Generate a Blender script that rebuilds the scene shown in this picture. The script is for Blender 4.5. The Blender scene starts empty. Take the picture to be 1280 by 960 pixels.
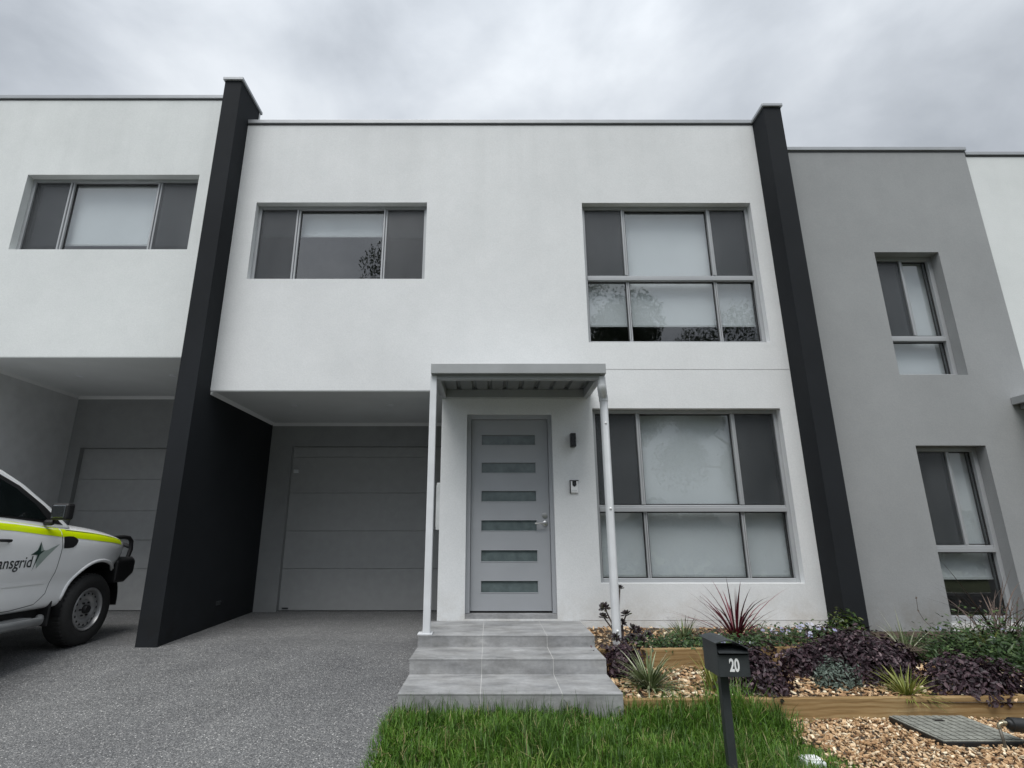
import bpy, bmesh, math, random
import numpy as np
from mathutils import Vector, Matrix
from mathutils.bvhtree import BVHTree

R = math.radians
scene = bpy.context.scene
col = scene.collection

# ------------------------------------------------------------------ materials
def newmat(name):
    m = bpy.data.materials.new(name); m.use_nodes = True
    nt = m.node_tree; nt.nodes.clear()
    out = nt.nodes.new('ShaderNodeOutputMaterial')
    b = nt.nodes.new('ShaderNodeBsdfPrincipled')
    nt.links.new(b.outputs[0], out.inputs[0])
    return m, nt, b, out

def N(nt, t, **kw):
    n = nt.nodes.new(t)
    for k, v in kw.items():
        if k in n.inputs.keys(): n.inputs[k].default_value = v
        else: setattr(n, k, v)
    return n

def rgb(c): return (c[0], c[1], c[2], 1.0)

def coord(nt, scale=(1, 1, 1)):
    tc = N(nt, 'ShaderNodeTexCoord')
    mp = N(nt, 'ShaderNodeMapping'); mp.inputs['Scale'].default_value = scale
    geo = N(nt, 'ShaderNodeNewGeometry')
    nt.links.new(geo.outputs['Position'], mp.inputs['Vector'])
    return mp.outputs[0]

def ramp(nt, fac, stops):
    r = N(nt, 'ShaderNodeValToRGB')
    el = r.color_ramp.elements
    while len(el) < len(stops): el.new(0.5)
    for e, (p, c) in zip(el, stops):
        e.position = p; e.color = rgb(c) if len(c) == 3 else c
    nt.links.new(fac, r.inputs[0])
    return r.outputs[0]

def mix(nt, fac, a, b, mode='MIX'):
    m = N(nt, 'ShaderNodeMix', data_type='RGBA', blend_type=mode)
    for s, v in ((m.inputs['Factor'], fac), (m.inputs[6], a), (m.inputs[7], b)):
        if isinstance(v, (int, float)): s.default_value = v
        elif isinstance(v, tuple): s.default_value = rgb(v)
        else: nt.links.new(v, s)
    return m.outputs[2]

def noise(nt, vec, scale, detail=4, rough=.55):
    n = N(nt, 'ShaderNodeTexNoise'); n.inputs['Scale'].default_value = scale
    n.inputs['Detail'].default_value = detail; n.inputs['Roughness'].default_value = rough
    nt.links.new(vec, n.inputs['Vector'])
    return n.outputs[0]

def bump(nt, b, h, strength=.3, dist=.01):
    n = N(nt, 'ShaderNodeBump'); n.inputs['Strength'].default_value = strength
    n.inputs['Distance'].default_value = dist
    nt.links.new(h, n.inputs['Height']); nt.links.new(n.outputs[0], b.inputs['Normal'])

def simple(name, c, rough=.5, metal=0., vary=.12, vscale=6, bumps=0.0, bscale=200, spec=.5):
    m, nt, b, o = newmat(name)
    v = coord(nt)
    n = noise(nt, v, vscale)
    lo = tuple(x * (1 - vary) for x in c); hi = tuple(min(1, x * (1 + vary)) for x in c)
    nt.links.new(ramp(nt, n, [(.3, lo), (.7, hi)]), b.inputs['Base Color'])
    b.inputs['Roughness'].default_value = rough; b.inputs['Metallic'].default_value = metal
    b.inputs['Specular IOR Level'].default_value = spec
    if bumps:
        bump(nt, b, noise(nt, v, bscale, 3), bumps, .004)
    return m

def render_mat(name, c, stain=.10, grain=.55):
    """trowelled acrylic render: fine grain, soft mottling, rain streaks under the parapet and splash marks at the base"""
    m, nt, b, o = newmat(name)
    v = coord(nt)
    big = noise(nt, v, .7, 5, .6)
    mid = noise(nt, v, 5.0, 5, .6)
    streak = noise(nt, coord(nt, (3.2, 3.2, .16)), 1.0, 6, .62)
    fine = noise(nt, v, 85, 3, .6)
    base = ramp(nt, big, [(.3, tuple(x * (1 - stain * .6) for x in c)), (.7, tuple(min(1, x * (1 + stain * .3)) for x in c))])
    k = ramp(nt, mid, [(.3, (.955, .96, .96)), (.7, (1, 1, 1))])
    base = mix(nt, 1.0, base, k, 'MULTIPLY')
    sep = N(nt, 'ShaderNodeSeparateXYZ')
    geo = N(nt, 'ShaderNodeNewGeometry'); nt.links.new(geo.outputs['Position'], sep.inputs[0])
    mr = N(nt, 'ShaderNodeMapRange'); mr.inputs[1].default_value = 4.2; mr.inputs[2].default_value = 7.0
    nt.links.new(sep.outputs[2], mr.inputs[0])
    st = ramp(nt, streak, [(.42, (0, 0, 0)), (.68, (1, 1, 1))])
    mm = N(nt, 'ShaderNodeMath', operation='MULTIPLY'); nt.links.new(mr.outputs[0], mm.inputs[0]); nt.links.new(st, mm.inputs[1])
    mm2 = N(nt, 'ShaderNodeMath', operation='MULTIPLY'); nt.links.new(mm.outputs[0], mm2.inputs[0]); mm2.inputs[1].default_value = .15
    base = mix(nt, mm2.outputs[0], base, tuple(x * .62 * y for x, y in zip(c, (1, 1.03, 1.0))))
    # splash dirt at the foot of the wall
    mr2 = N(nt, 'ShaderNodeMapRange'); mr2.inputs[1].default_value = .95; mr2.inputs[2].default_value = .45
    nt.links.new(sep.outputs[2], mr2.inputs[0])
    sp = ramp(nt, noise(nt, v, 4, 6, .7), [(.4, (0, 0, 0)), (.75, (1, 1, 1))])
    m3 = N(nt, 'ShaderNodeMath', operation='MULTIPLY'); nt.links.new(mr2.outputs[0], m3.inputs[0]); nt.links.new(sp, m3.inputs[1])
    base = mix(nt, m3.outputs[0], base, tuple(x * y for x, y in zip(c, (.62, .56, .48))))
    fg = ramp(nt, fine, [(.3, (1 - .16 * grain,) * 3), (.7, (1, 1, 1))])
    base = mix(nt, 1.0, base, fg, 'MULTIPLY')
    nt.links.new(base, b.inputs['Base Color'])
    b.inputs['Roughness'].default_value = .88; b.inputs['Specular IOR Level'].default_value = .25
    hm = mix(nt, .35, fine, noise(nt, v, 9, 3), 'MIX')
    bump(nt, b, hm, .55 * grain, .006)
    return m

M = {}
M['white'] = render_mat('white_render', (.76, .775, .78))
M['offwhite'] = render_mat('offwhite_render', (.74, .765, .76))
M['grey'] = render_mat('grey_render', (.33, .34, .345), stain=.16)
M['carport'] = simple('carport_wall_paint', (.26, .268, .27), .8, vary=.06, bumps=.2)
M['charcoal'] = render_mat('charcoal_render', (.017, .0195, .023), stain=.45, grain=.4)
M['cap'] = simple('parapet_flashing', (.36, .375, .39), .35, .2, .05)
M['capdark'] = simple('flashing_shadow_strip', (.06, .06, .065), .6)  # dark colour that paints the shadow line beneath each parapet cap
M['soffit'] = simple('soffit_paint', (.56, .58, .58), .7, vary=.04, vscale=2)
M['cornice'] = simple('cornice_paint', (.66, .67, .67), .6, vary=.03)
M['frame'] = simple('silver_grey_aluminium', (.37, .383, .395), .38, .15, .05, 3)
M['frame2'] = simple('dark_window_seal', (.012, .012, .013), .6)
M['canopy'] = simple('grey_steel_trim', (.35, .365, .37), .4, .1, .07, 4)
M['sheet'] = simple('roof_sheet_underside', (.20, .21, .21), .5, .15, .1, 5)
M['door'] = simple('grey_door_paint', (.35, .365, .385), .42, vary=.04, vscale=3)
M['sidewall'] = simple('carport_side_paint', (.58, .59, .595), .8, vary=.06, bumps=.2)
M['garage'] = simple('sectional_door_paint', (.33, .338, .34), .6, vary=.05, vscale=9, bumps=.25, bscale=120)
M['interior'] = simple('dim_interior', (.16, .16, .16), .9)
M['blind'] = simple('white_roller_blind', (.80, .81, .82), .8, vary=.03, vscale=3)
M['steel'] = simple('brushed_steel', (.55, .55, .54), .28, .9, .06)
M['pvc'] = simple('painted_downpipe', (.66, .68, .70), .4, vary=.06, vscale=5)
M['black'] = simple('black_powder_coat', (.013, .014, .015), .45, vary=.2, bumps=.15, bscale=300)
M['mailbox'] = simple('dark_grey_powder_coat', (.035, .040, .043), .5, vary=.2, vscale=9, bumps=.2, bscale=350)
M['signwhite'] = simple('white_vinyl', (.82, .83, .83), .4, vary=.02)
M['silverplastic'] = simple('silver_plastic', (.62, .64, .66), .4, vary=.04)
M['blackgloss'] = simple('black_gloss_plastic', (.006, .006, .007), .12)
M['meter'] = simple('grey_meter_box_paint', (.55, .57, .57), .5)
M['tap'] = simple('weathered_brass', (.40, .36, .26), .35, .8, .25, 40)
M['stake'] = simple('weathered_steel', (.13, .12, .10), .5, .5, .3, 40)
M['concrete'] = simple('pit_lid_composite', (.21, .215, .19), .85, vary=.25, vscale=14, bumps=.5, bscale=90)
M['bark'] = simple('bark', (.13, .11, .09), .9, vary=.35, vscale=9, bumps=.6, bscale=25)
M['kerb'] = simple('kerb_concrete', (.36, .355, .34), .85, vary=.15, vscale=3, bumps=.3)

def glass_mat(name, tint, refl_boost=1.0):
    m, nt, b, o = newmat(name); nt.nodes.remove(b)
    f = N(nt, 'ShaderNodeFresnel'); f.inputs['IOR'].default_value = 1.5
    t = N(nt, 'ShaderNodeBsdfTransparent'); t.inputs[0].default_value = rgb(tint)
    g = N(nt, 'ShaderNodeBsdfGlossy'); g.inputs['Roughness'].default_value = 0.0
    g.inputs[0].default_value = (1, 1, 1, 1)
    # faint waviness so that reflections wander a little, as in float glass
    bn = N(nt, 'ShaderNodeBump'); bn.inputs['Strength'].default_value = .03; bn.inputs['Distance'].default_value = .02
    nt.links.new(noise(nt, coord(nt), 1.6, 1), bn.inputs['Height']); nt.links.new(bn.outputs[0], g.inputs['Normal'])
    mu = N(nt, 'ShaderNodeMath', operation='MULTIPLY'); mu.inputs[1].default_value = refl_boost
    geo = N(nt, 'ShaderNodeNewGeometry'); fb = N(nt, 'ShaderNodeMath', operation='SUBTRACT'); fb.inputs[0].default_value = 1
    nt.links.new(geo.outputs['Backfacing'], fb.inputs[1])
    ml = N(nt, 'ShaderNodeMath', operation='MULTIPLY'); nt.links.new(f.outputs[0], ml.inputs[0]); nt.links.new(fb.outputs[0], ml.inputs[1])
    nt.links.new(ml.outputs[0], mu.inputs[0])
    mx = N(nt, 'ShaderNodeMixShader')
    nt.links.new(mu.outputs[0], mx.inputs[0]); nt.links.new(t.outputs[0], mx.inputs[1]); nt.links.new(g.outputs[0], mx.inputs[2])
    nt.links.new(mx.outputs[0], o.inputs[0])
    return m
M['glass'] = glass_mat('window_glass', (.885, .905, .91), 3.0)
M['doorglass'] = simple('frosted_door_glass', (.115, .145, .148), .12, vary=.2, vscale=12)
M['carglass'] = simple('tinted_car_glass', (.006, .009, .009), .05, vary=.3, vscale=3)

def screen_mat():
    m, nt, b, o = newmat('insect_screen_mesh')
    b.inputs['Base Color'].default_value = (.048, .052, .057, 1); b.inputs['Roughness'].default_value = .30; b.inputs['Specular IOR Level'].default_value = .75
    nt.links.new(ramp(nt, noise(nt, coord(nt, (1.2, 1, .5)), 2.2, 5, .6), [(.3, (.030, .034, .038)), (.7, (.072, .077, .082))]), b.inputs['Base Color'])
    t = N(nt, 'ShaderNodeBsdfTransparent'); mx = N(nt, 'ShaderNodeMixShader')
    mx.inputs[0].default_value = .56
    nt.links.new(t.outputs[0], mx.inputs[1]); nt.links.new(b.outputs[0], mx.inputs[2]); nt.links.new(mx.outputs[0], o.inputs[0])
    return m
M['screen'] = screen_mat()

def aggregate():
    """exposed aggregate concrete: pebbles of several greys set in dark cement"""
    m, nt, b, o = newmat('exposed_aggregate')
    v = coord(nt)
    def vor(sc, feat='F1'):
        n = N(nt, 'ShaderNodeTexVoronoi', feature=feat); n.inputs['Scale'].default_value = sc
        nt.links.new(v, n.inputs['Vector']); return n
    v1 = vor(122); v2 = vor(75)
    sepc = N(nt, 'ShaderNodeSeparateColor'); nt.links.new(v1.outputs['Color'], sepc.inputs[0])
    c1 = ramp(nt, sepc.outputs[0], [(0, (.125, .127, .13)), (.30, (.165, .167, .17)), (.62, (.205, .208, .21)), (.88, (.26, .262, .262)), (.98, (.38, .375, .365))])
    edge = ramp(nt, v1.outputs['Distance'], [(.3, (1, 1, 1)), (.75, (.45, .45, .46))])
    c = mix(nt, 1.0, c1, edge, 'MULTIPLY')
    sep2 = N(nt, 'ShaderNodeSeparateColor'); nt.links.new(v2.outputs['Color'], sep2.inputs[0])
    big = ramp(nt, sep2.outputs[1], [(.91, (0, 0, 0)), (.94, (1, 1, 1))])
    d2 = ramp(nt, v2.outputs['Distance'], [(.28, (1, 1, 1)), (.36, (0, 0, 0))])
    bm = mix(nt, 1.0, big, d2, 'MULTIPLY')
    c = mix(nt, bm, c, (.58, .575, .56))
    blot = ramp(nt, noise(nt, v, .9, 6, .65), [(.3, (.74, .74, .75)), (.7, (1.12, 1.12, 1.1))])
    c = mix(nt, 1.0, c, blot, 'MULTIPLY')
    nt.links.new(c, b.inputs['Base Color'])
    rr = ramp(nt, noise(nt, v, 2.2, 3), [(.3, (.45, .45, .45)), (.7, (.7, .7, .7))])
    nt.links.new(rr, b.inputs['Roughness'])
    inv = N(nt, 'ShaderNodeMath', operation='SUBTRACT'); inv.inputs[0].default_value = 1; nt.links.new(v1.outputs['Distance'], inv.inputs[1])
    bump(nt, b, inv.outputs[0], .45, .005)
    return m
M['aggregate'] = aggregate()

def soil(name, a, c2, sc=12):
    m, nt, b, o = newmat(name); v = coord(nt)
    nt.links.new(ramp(nt, noise(nt, v, sc, 6, .7), [(.3, a), (.7, c2)]), b.inputs['Base Color'])
    b.inputs['Roughness'].default_value = .95; bump(nt, b, noise(nt, v, 60, 4), .8, .02); return m
M['soil'] = soil('dark_soil', (.035, .025, .018), (.10, .075, .05), 25)
M['turf'] = soil('turf_base', (.018, .03, .008), (.05, .075, .02), 30)
M['farground'] = soil('verge_ground', (.05, .07, .03), (.10, .11, .06), 1.5)
M['asphalt'] = soil('asphalt', (.04, .04, .042), (.06, .06, .062), 50)

def leafmat(name, stops, rough=.5, trans=.25, spec=.4):
    m, nt, b, o = newmat(name)
    a = N(nt, 'ShaderNodeAttribute', attribute_name='rnd')
    c = ramp(nt, a.outputs['Fac'], stops)
    nt.links.new(c, b.inputs['Base Color']); b.inputs['Roughness'].default_value = rough
    b.inputs['Specular IOR Level'].default_value = spec
    if trans:
        t = N(nt, 'ShaderNodeBsdfTranslucent'); nt.links.new(c, t.inputs[0])
        mx = N(nt, 'ShaderNodeMixShader'); mx.inputs[0].default_value = trans
        nt.links.new(b.outputs[0], mx.inputs[1]); nt.links.new(t.outputs[0], mx.inputs[2]); nt.links.new(mx.outputs[0], o.inputs[0])
    return m
M['grass'] = leafmat('lawn_blades', [(0, (.030, .070, .009)), (.45, (.078, .178, .018)), (.8, (.13, .25, .030)), (.93, (.18, .26, .05)), (1, (.33, .29, .14))])
M['mulch'] = leafmat('bark_chips', [(0, (.10, .052, .028)), (.3, (.25, .14, .07)), (.55, (.43, .27, .14)), (.8, (.60, .43, .26)), (1, (.78, .68, .50))], .85, 0)
M['purple'] = leafmat('purple_leaves', [(0, (.010, .006, .008)), (.45, (.030, .015, .022)), (.8, (.065, .035, .045)), (1, (.17, .12, .13))], .5, .12)
M['liriope'] = leafmat('variegated_strap_leaves', [(0, (.035, .06, .018)), (.35, (.10, .14, .05)), (.65, (.27, .31, .17)), (1, (.52, .54, .40))], .45, .2)
M['limegrass'] = leafmat('lime_strap_leaves', [(0, (.08, .10, .02)), (.5, (.22, .25, .05)), (1, (.40, .40, .14))], .5, .2)
M['cordyline'] = leafmat('red_strap_leaves', [(0, (.035, .008, .012)), (.5, (.085, .012, .022)), (1, (.24, .025, .045))], .38, .15)
M['greyleaf'] = leafmat('grey_green_leaves', [(0, (.04, .06, .045)), (.5, (.10, .135, .11)), (1, (.19, .23, .20))], .7, .15)
M['green'] = leafmat('green_leaves', [(0, (.014, .03, .010)), (.5, (.035, .075, .02)), (1, (.09, .14, .045))], .45, .2)
M['darkgreen'] = leafmat('glossy_dark_leaves', [(0, (.012, .025, .008)), (.6, (.03, .06, .012)), (1, (.12, .14, .03))], .3, .15)
M['aeonium'] = leafmat('near_black_rosettes', [(0, (.010, .008, .010)), (.7, (.025, .014, .018)), (1, (.05, .05, .03))], .4, 0)
M['petal'] = leafmat('pale_petals', [(0, (.30, .30, .48)), (.4, (.45, .45, .60)), (1, (.70, .70, .72))], .6, .2)
M['dry'] = leafmat('dry_stems', [(0, (.05, .035, .03)), (1, (.14, .10, .08))], .7, 0)
M['treeleaf'] = leafmat('gum_leaves', [(0, (.02, .035, .015)), (.6, (.045, .07, .03)), (1, (.09, .11, .05))], .5, .2)

def wood():
    m, nt, b, o = newmat('treated_pine')
    v = coord(nt, (1.4, 14, 22))
    n = noise(nt, v, 1.6, 6, .65)
    w = N(nt, 'ShaderNodeTexWave', wave_type='BANDS', bands_direction='Z'); w.inputs['Scale'].default_value = 9
    w.inputs['Distortion'].default_value = 7; w.inputs['Detail'].default_value = 3; w.inputs['Detail Scale'].default_value = .6
    nt.links.new(coord(nt, (.35, 1, 1)), w.inputs['Vector'])
    c = ramp(nt, n, [(.25, (.17, .105, .042)), (.5, (.30, .20, .088)), (.75, (.42, .31, .16))])
    g = ramp(nt, w.outputs[0], [(.0, (.78, .72, .62)), (.5, (1, 1, 1))])
    c = mix(nt, 1.0, c, g, 'MULTIPLY')
    kn = N(nt, 'ShaderNodeTexVoronoi'); kn.inputs['Scale'].default_value = 1.0
    nt.links.new(coord(nt, (2.6, 1.2, 7)), kn.inputs['Vector'])
    kk = ramp(nt, kn.outputs['Distance'], [(.05, (.35, .25, .18)), (.16, (1, 1, 1))])
    c = mix(nt, 1.0, c, kk, 'MULTIPLY')
    nt.links.new(c, b.inputs['Base Color']); b.inputs['Roughness'].default_value = .8
    bump(nt, b, n, .4, .006)
    return m
M['wood'] = wood()

def tile():
    m, nt, b, o = newmat('grey_porcelain_stone')
    v = coord(nt, (1.3, 3.6, 3.6))
    n = noise(nt, v, 2.2, 7, .68)
    n2 = noise(nt, coord(nt), 30, 4)
    c = ramp(nt, n, [(.30, (.20, .205, .21)), (.46, (.30, .305, .31)), (.58, (.36, .365, .37)), (.72, (.50, .505, .51))])
    c = mix(nt, 1.0, c, ramp(nt, n2, [(.3, (.90, .90, .90)), (.7, (1.04, 1.04, 1.04))]), 'MULTIPLY')
    dirt = ramp(nt, noise(nt, coord(nt), 3.5, 6, .7), [(.35, (.72, .71, .69)), (.62, (1, 1, 1))])
    c = mix(nt, 1.0, c, dirt, 'MULTIPLY')
    nt.links.new(c, b.inputs['Base Color']); b.inputs['Roughness'].default_value = .55
    bump(nt, b, n, .25, .004)
    return m
M['tile'] = tile()
M['grout'] = simple('pale_grout', (.46, .46, .45), .9)

M['carpaint'] = simple('white_car_paint', (.90, .905, .905), .22, vary=.02)
_b = [n for n in M['carpaint'].node_tree.nodes if n.type == 'BSDF_PRINCIPLED'][0]; _b.inputs['Coat Weight'].default_value = .8; _b.inputs['Coat Roughness'].default_value = .04
M['caryellow'] = simple('fluorescent_yellow_film', (.62, .78, .0), .35, vary=.03)
M['carblack'] = simple('black_trim_plastic', (.012, .012, .013), .5)
M['seam'] = simple('panel_gap', (.03, .03, .03), .8)
M['tyre'] = simple('tyre_rubber', (.016, .016, .016), .8, vary=.2, vscale=30, bumps=.3, bscale=90)
M['rim'] = simple('silver_steel_wheel', (.42, .42, .42), .35, .6, .1, 9)
M['logodark'] = simple('dark_green_vinyl', (.02, .05, .04), .4)
M['logopale'] = simple('pale_green_grey_vinyl', (.34, .40, .37), .4)
M['textdark'] = simple('charcoal_vinyl', (.03, .035, .035), .4)
M['mirrorglass'] = simple('mirror_glass', (.30, .33, .35), .08, .9, .02)
M['lamp'] = simple('headlamp_lens', (.35, .37, .38), .08)

# ------------------------------------------------------------------ object helpers
def tag(o, label=None, cat=None, group=None, kind=None):
    if label: o['label'] = label
    if cat: o['category'] = cat
    if group: o['group'] = group
    if kind: o['kind'] = kind
    return o

def empty(name, loc, label=None, cat=None, group=None):
    o = bpy.data.objects.new(name, None); o.empty_display_size = .2
    o.location = loc; col.objects.link(o)
    return tag(o, label, cat, group)

def wloc(o):
    v = Vector((0, 0, 0))
    while o is not None:
        v = v + o.location; o = o.parent
    return v

class MB:
    """collects faces in world coordinates; build() links them as one object whose origin is its base (or its parent's)"""
    def __init__(s): s.v = []; s.f = []; s.mi = []; s.r = []
    def add(s, verts, faces, mi=0, rnd=None):
        o = len(s.v); s.v += [tuple(p) for p in verts]
        for f in faces:
            s.f.append(tuple(i + o for i in f)); s.mi.append(mi)
        s.r += [rnd if rnd is not None else 0.5] * len(verts)
    def box(s, x0, x1, y0, y1, z0, z1, mi=0):
        if x0 > x1: x0, x1 = x1, x0
        if y0 > y1: y0, y1 = y1, y0
        if z0 > z1: z0, z1 = z1, z0
        s.add([(x0, y0, z0), (x1, y0, z0), (x1, y1, z0), (x0, y1, z0), (x0, y0, z1), (x1, y0, z1), (x1, y1, z1), (x0, y1, z1)],
              [(0, 3, 2, 1), (4, 5, 6, 7), (0, 1, 5, 4), (1, 2, 6, 5), (2, 3, 7, 6), (3, 0, 4, 7)], mi)
        return s
    def beam(s, a, b, w, z0, z1, mi=0):
        """upright plank from a to b (xy), thickness w to the left of the run"""
        d = Vector((b[0] - a[0], b[1] - a[1])); d.normalize(); n = Vector((-d.y, d.x)) * w
        p = [(a[0], a[1]), (b[0], b[1]), (b[0] + n.x, b[1] + n.y), (a[0] + n.x, a[1] + n.y)]
        s.add([(x, y, z0) for x, y in p] + [(x, y, z1) for x, y in p],
              [(0, 3, 2, 1), (4, 5, 6, 7), (0, 1, 5, 4), (1, 2, 6, 5), (2, 3, 7, 6), (3, 0, 4, 7)], mi)
        return s
    def prism(s, poly, axis, a, b, mi=0):
        """polygon (2D) extruded along axis from a to b; poly coords are the other two axes in xyz order"""
        def P(q, t):
            return {'x': (t, q[0], q[1]), 'y': (q[0], t, q[1]), 'z': (q[0], q[1], t)}[axis]
        n = len(poly)
        s.add([P(q, a) for q in poly] + [P(q, b) for q in poly],
              [tuple(range(n))[::-1], tuple(range(n, 2 * n))] + [(i, (i + 1) % n, n + (i + 1) % n, n + i) for i in range(n)], mi)
        return s
    def tube(s, pts, r, n=10, mi=0, caps=True):
        pts = [Vector(p) for p in pts]; rs = r if isinstance(r, (list, tuple)) else [r] * len(pts)
        ring = []; up = None
        for i, p in enumerate(pts):
            t = (pts[min(i + 1, len(pts) - 1)] - pts[max(i - 1, 0)]).normalized()
            if up is None:
                up = Vector((0, 0, 1)) if abs(t.z) < .9 else Vector((1, 0, 0))
            a = t.cross(up).normalized(); b = a.cross(t).normalized(); up = b
            ring.append([p + (a * math.cos(k * 2 * math.pi / n) + b * math.sin(k * 2 * math.pi / n)) * rs[i] for k in range(n)])
        vs = [q for rg in ring for q in rg]; fs = []
        for i in range(len(pts) - 1):
            for k in range(n):
                fs.append((i * n + k, i * n + (k + 1) % n, (i + 1) * n + (k + 1) % n, (i + 1) * n + k))
        if caps:
            fs.append(tuple(range(n))); fs.append(tuple(range((len(pts) - 1) * n, len(pts) * n))[::-1])
        s.add(vs, fs, mi); return s
    def lathe(s, prof, c, axis='x', n=32, mi=0):
        """profile of (radius, offset along axis) turned about axis through c"""
        vs = []; fs = []
        for (r, t) in prof:
            for k in range(n):
                a = 2 * math.pi * k / n; u, w = r * math.cos(a), r * math.sin(a)
                vs.append({'x': (c[0] + t, c[1] + u, c[2] + w), 'y': (c[0] + u, c[1] + t, c[2] + w), 'z': (c[0] + u, c[1] + w, c[2] + t)}[axis])
        for i in range(len(prof) - 1):
            for k in range(n):
                fs.append((i * n + k, i * n + (k + 1) % n, (i + 1) * n + (k + 1) % n, (i + 1) * n + k))
        s.add(vs, fs, mi); return s
    def build(s, name, mats, parent=None, bevel=0, smooth=False, base=None, weld=False, autos=None):
        mats = mats if isinstance(mats, list) else [mats]
        if parent is not None: o0 = wloc(parent)
        elif base is not None: o0 = Vector(base)
        else:
            a = np.array(s.v); o0 = Vector(((a[:, 0].min() + a[:, 0].max()) / 2, (a[:, 1].min() + a[:, 1].max()) / 2, a[:, 2].min()))
        me = bpy.data.meshes.new(name)
        arr = np.array(s.v, dtype=float) - np.array(o0)
        me.from_pydata(arr.tolist(), [], s.f)
        for m in mats: me.materials.append(m)
        if len(mats) > 1: me.polygons.foreach_set('material_index', s.mi)
        at = me.attributes.new('rnd', 'FLOAT', 'POINT'); at.data.foreach_set('value', np.array(s.r, dtype=np.float32))
        bm = bmesh.new(); bm.from_mesh(me)
        if weld: bmesh.ops.remove_doubles(bm, verts=bm.verts, dist=1e-5)
        if name not in NOFIX: bmesh.ops.recalc_face_normals(bm, faces=bm.faces)
        bm.to_mesh(me); bm.free()
        if smooth: me.polygons.foreach_set('use_smooth', [True] * len(me.polygons))
        if autos is not None: me.set_sharp_from_angle(angle=R(autos))
        me.update()
        o = bpy.data.objects.new(name, me); col.objects.link(o)
        if parent is not None: o.parent = parent
        else: o.location = o0
        if bevel:
            md = o.modifiers.new('bevel', 'BEVEL'); md.width = bevel; md.segments = 2; md.limit_method = 'ANGLE'; md.angle_limit = R(40)
        return o
NOFIX = {'grass', 'mulch'}

# ------------------------------------------------------------------ terrain
PROF = [(-400, -1.2), (-60, -.9), (-8.9, -.62), (-8.6, -.62), (-2.3, -.46), (0, -.14), (3.6, .20), (6.05, .405), (8.25, .445), (30, .6), (400, 1.2)]
def g(y):
    for (a, za), (b, zb) in zip(PROF, PROF[1:]):
        if a <= y <= b: return za + (zb - za) * (y - a) / (b - a)
    return 0.
def sheet(name, x0, x1, ys, mat, dz=0., nx=1):
    m = MB(); n = len(ys)
    xs = [x0 + (x1 - x0) * i / nx for i in range(nx + 1)]
    m.add([(x, y, g(y) + dz) for y in ys for x in xs],
          [(j * (nx + 1) + i, j * (nx + 1) + i + 1, (j + 1) * (nx + 1) + i + 1, (j + 1) * (nx + 1) + i) for j in range(n - 1) for i in range(nx)])
    return tag(m.build(name, mat, base=(0, 0, 0)), kind='structure')
sheet('ground', -300, 300, [-400, -60, -8.9, -8.6, -2.3, 0, 3.6, 6.05, 8.25, 30, 400], M['farground'], -.30)
sheet('driveway', -14, -.69, [-2.3, 0, 3.6, 6.05, 8.4], M['aggregate'])
sheet('opposite_verge', -120, 120, [-60, -8.9], M['farground'])
m = MB(); m.add([(-120, -8.75, -.74), (120, -8.75, -.74), (120, -2.45, -.62), (-120, -2.45, -.62)], [(0, 1, 2, 3)])
tag(m.build('road', M['asphalt'], base=(0, 0, 0)), kind='structure')
m = MB(); m.box(-120, 120, -2.45, -2.3, -.9, -.459); m.box(-120, 120, -8.9, -8.75, -.95, -.617)
tag(m.build('kerb', M['kerb'], base=(0, 0, 0), bevel=.02), kind='structure')
# garden beds: soil sheets under the mulch
m = MB()
def soilgrid(x0, x1, y0, y1, f, nx=14, ny=8):
    xs = [x0 + (x1 - x0) * i / nx for i in range(nx + 1)]; ys = [y0 + (y1 - y0) * j / ny for j in range(ny + 1)]
    m.add([(x, y, f(x, y)) for y in ys for x in xs],
          [(j * (nx + 1) + i, j * (nx + 1) + i + 1, (j + 1) * (nx + 1) + i + 1, (j + 1) * (nx + 1) + i) for j in range(ny) for i in range(nx)])
def lowbed(x, y): return .318 + (y - 4.45) * .045
def upbed(x, y): return .475 + max(0, y - 5.35) * .06
def smooth(t): t = min(1, max(0, t)); return t * t * (3 - 2 * t)
def lawnz(x, y):
    """the lawn follows the drive at its left edge and levels out towards the bark bed"""
    k = smooth((x - .2) / 1.6); return g(y) * (1 - k) + min(g(y), .198) * k
def frontbed(x, y): return lawnz(x, y) + .004
soilgrid(-.69, 14, -2.3, 4.45, lambda x, y: lawnz(x, y) - .012, 60, 40)
tag(m.build('lawn_soil', M['turf'], base=(0, 0, 0)), kind='structure')
m = MB()
soilgrid(.95, 3.98, 4.44, 5.36, lowbed); soilgrid(.95, 3.98, 5.40, 6.31, upbed)
soilgrid(3.98, 14, 4.47, 5.40, lambda x, y: .30 + (y - 4.47) * .10, 30); soilgrid(3.98, 14, 5.40, 6.31, lambda x, y: .393 + (y - 5.4) * .12, 30)
soilgrid(1.92, 6.5, 2.4, 4.46, frontbed)
tag(m.build('garden_soil', M['soil'], base=(0, 0, 0)), kind='structure')

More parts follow.
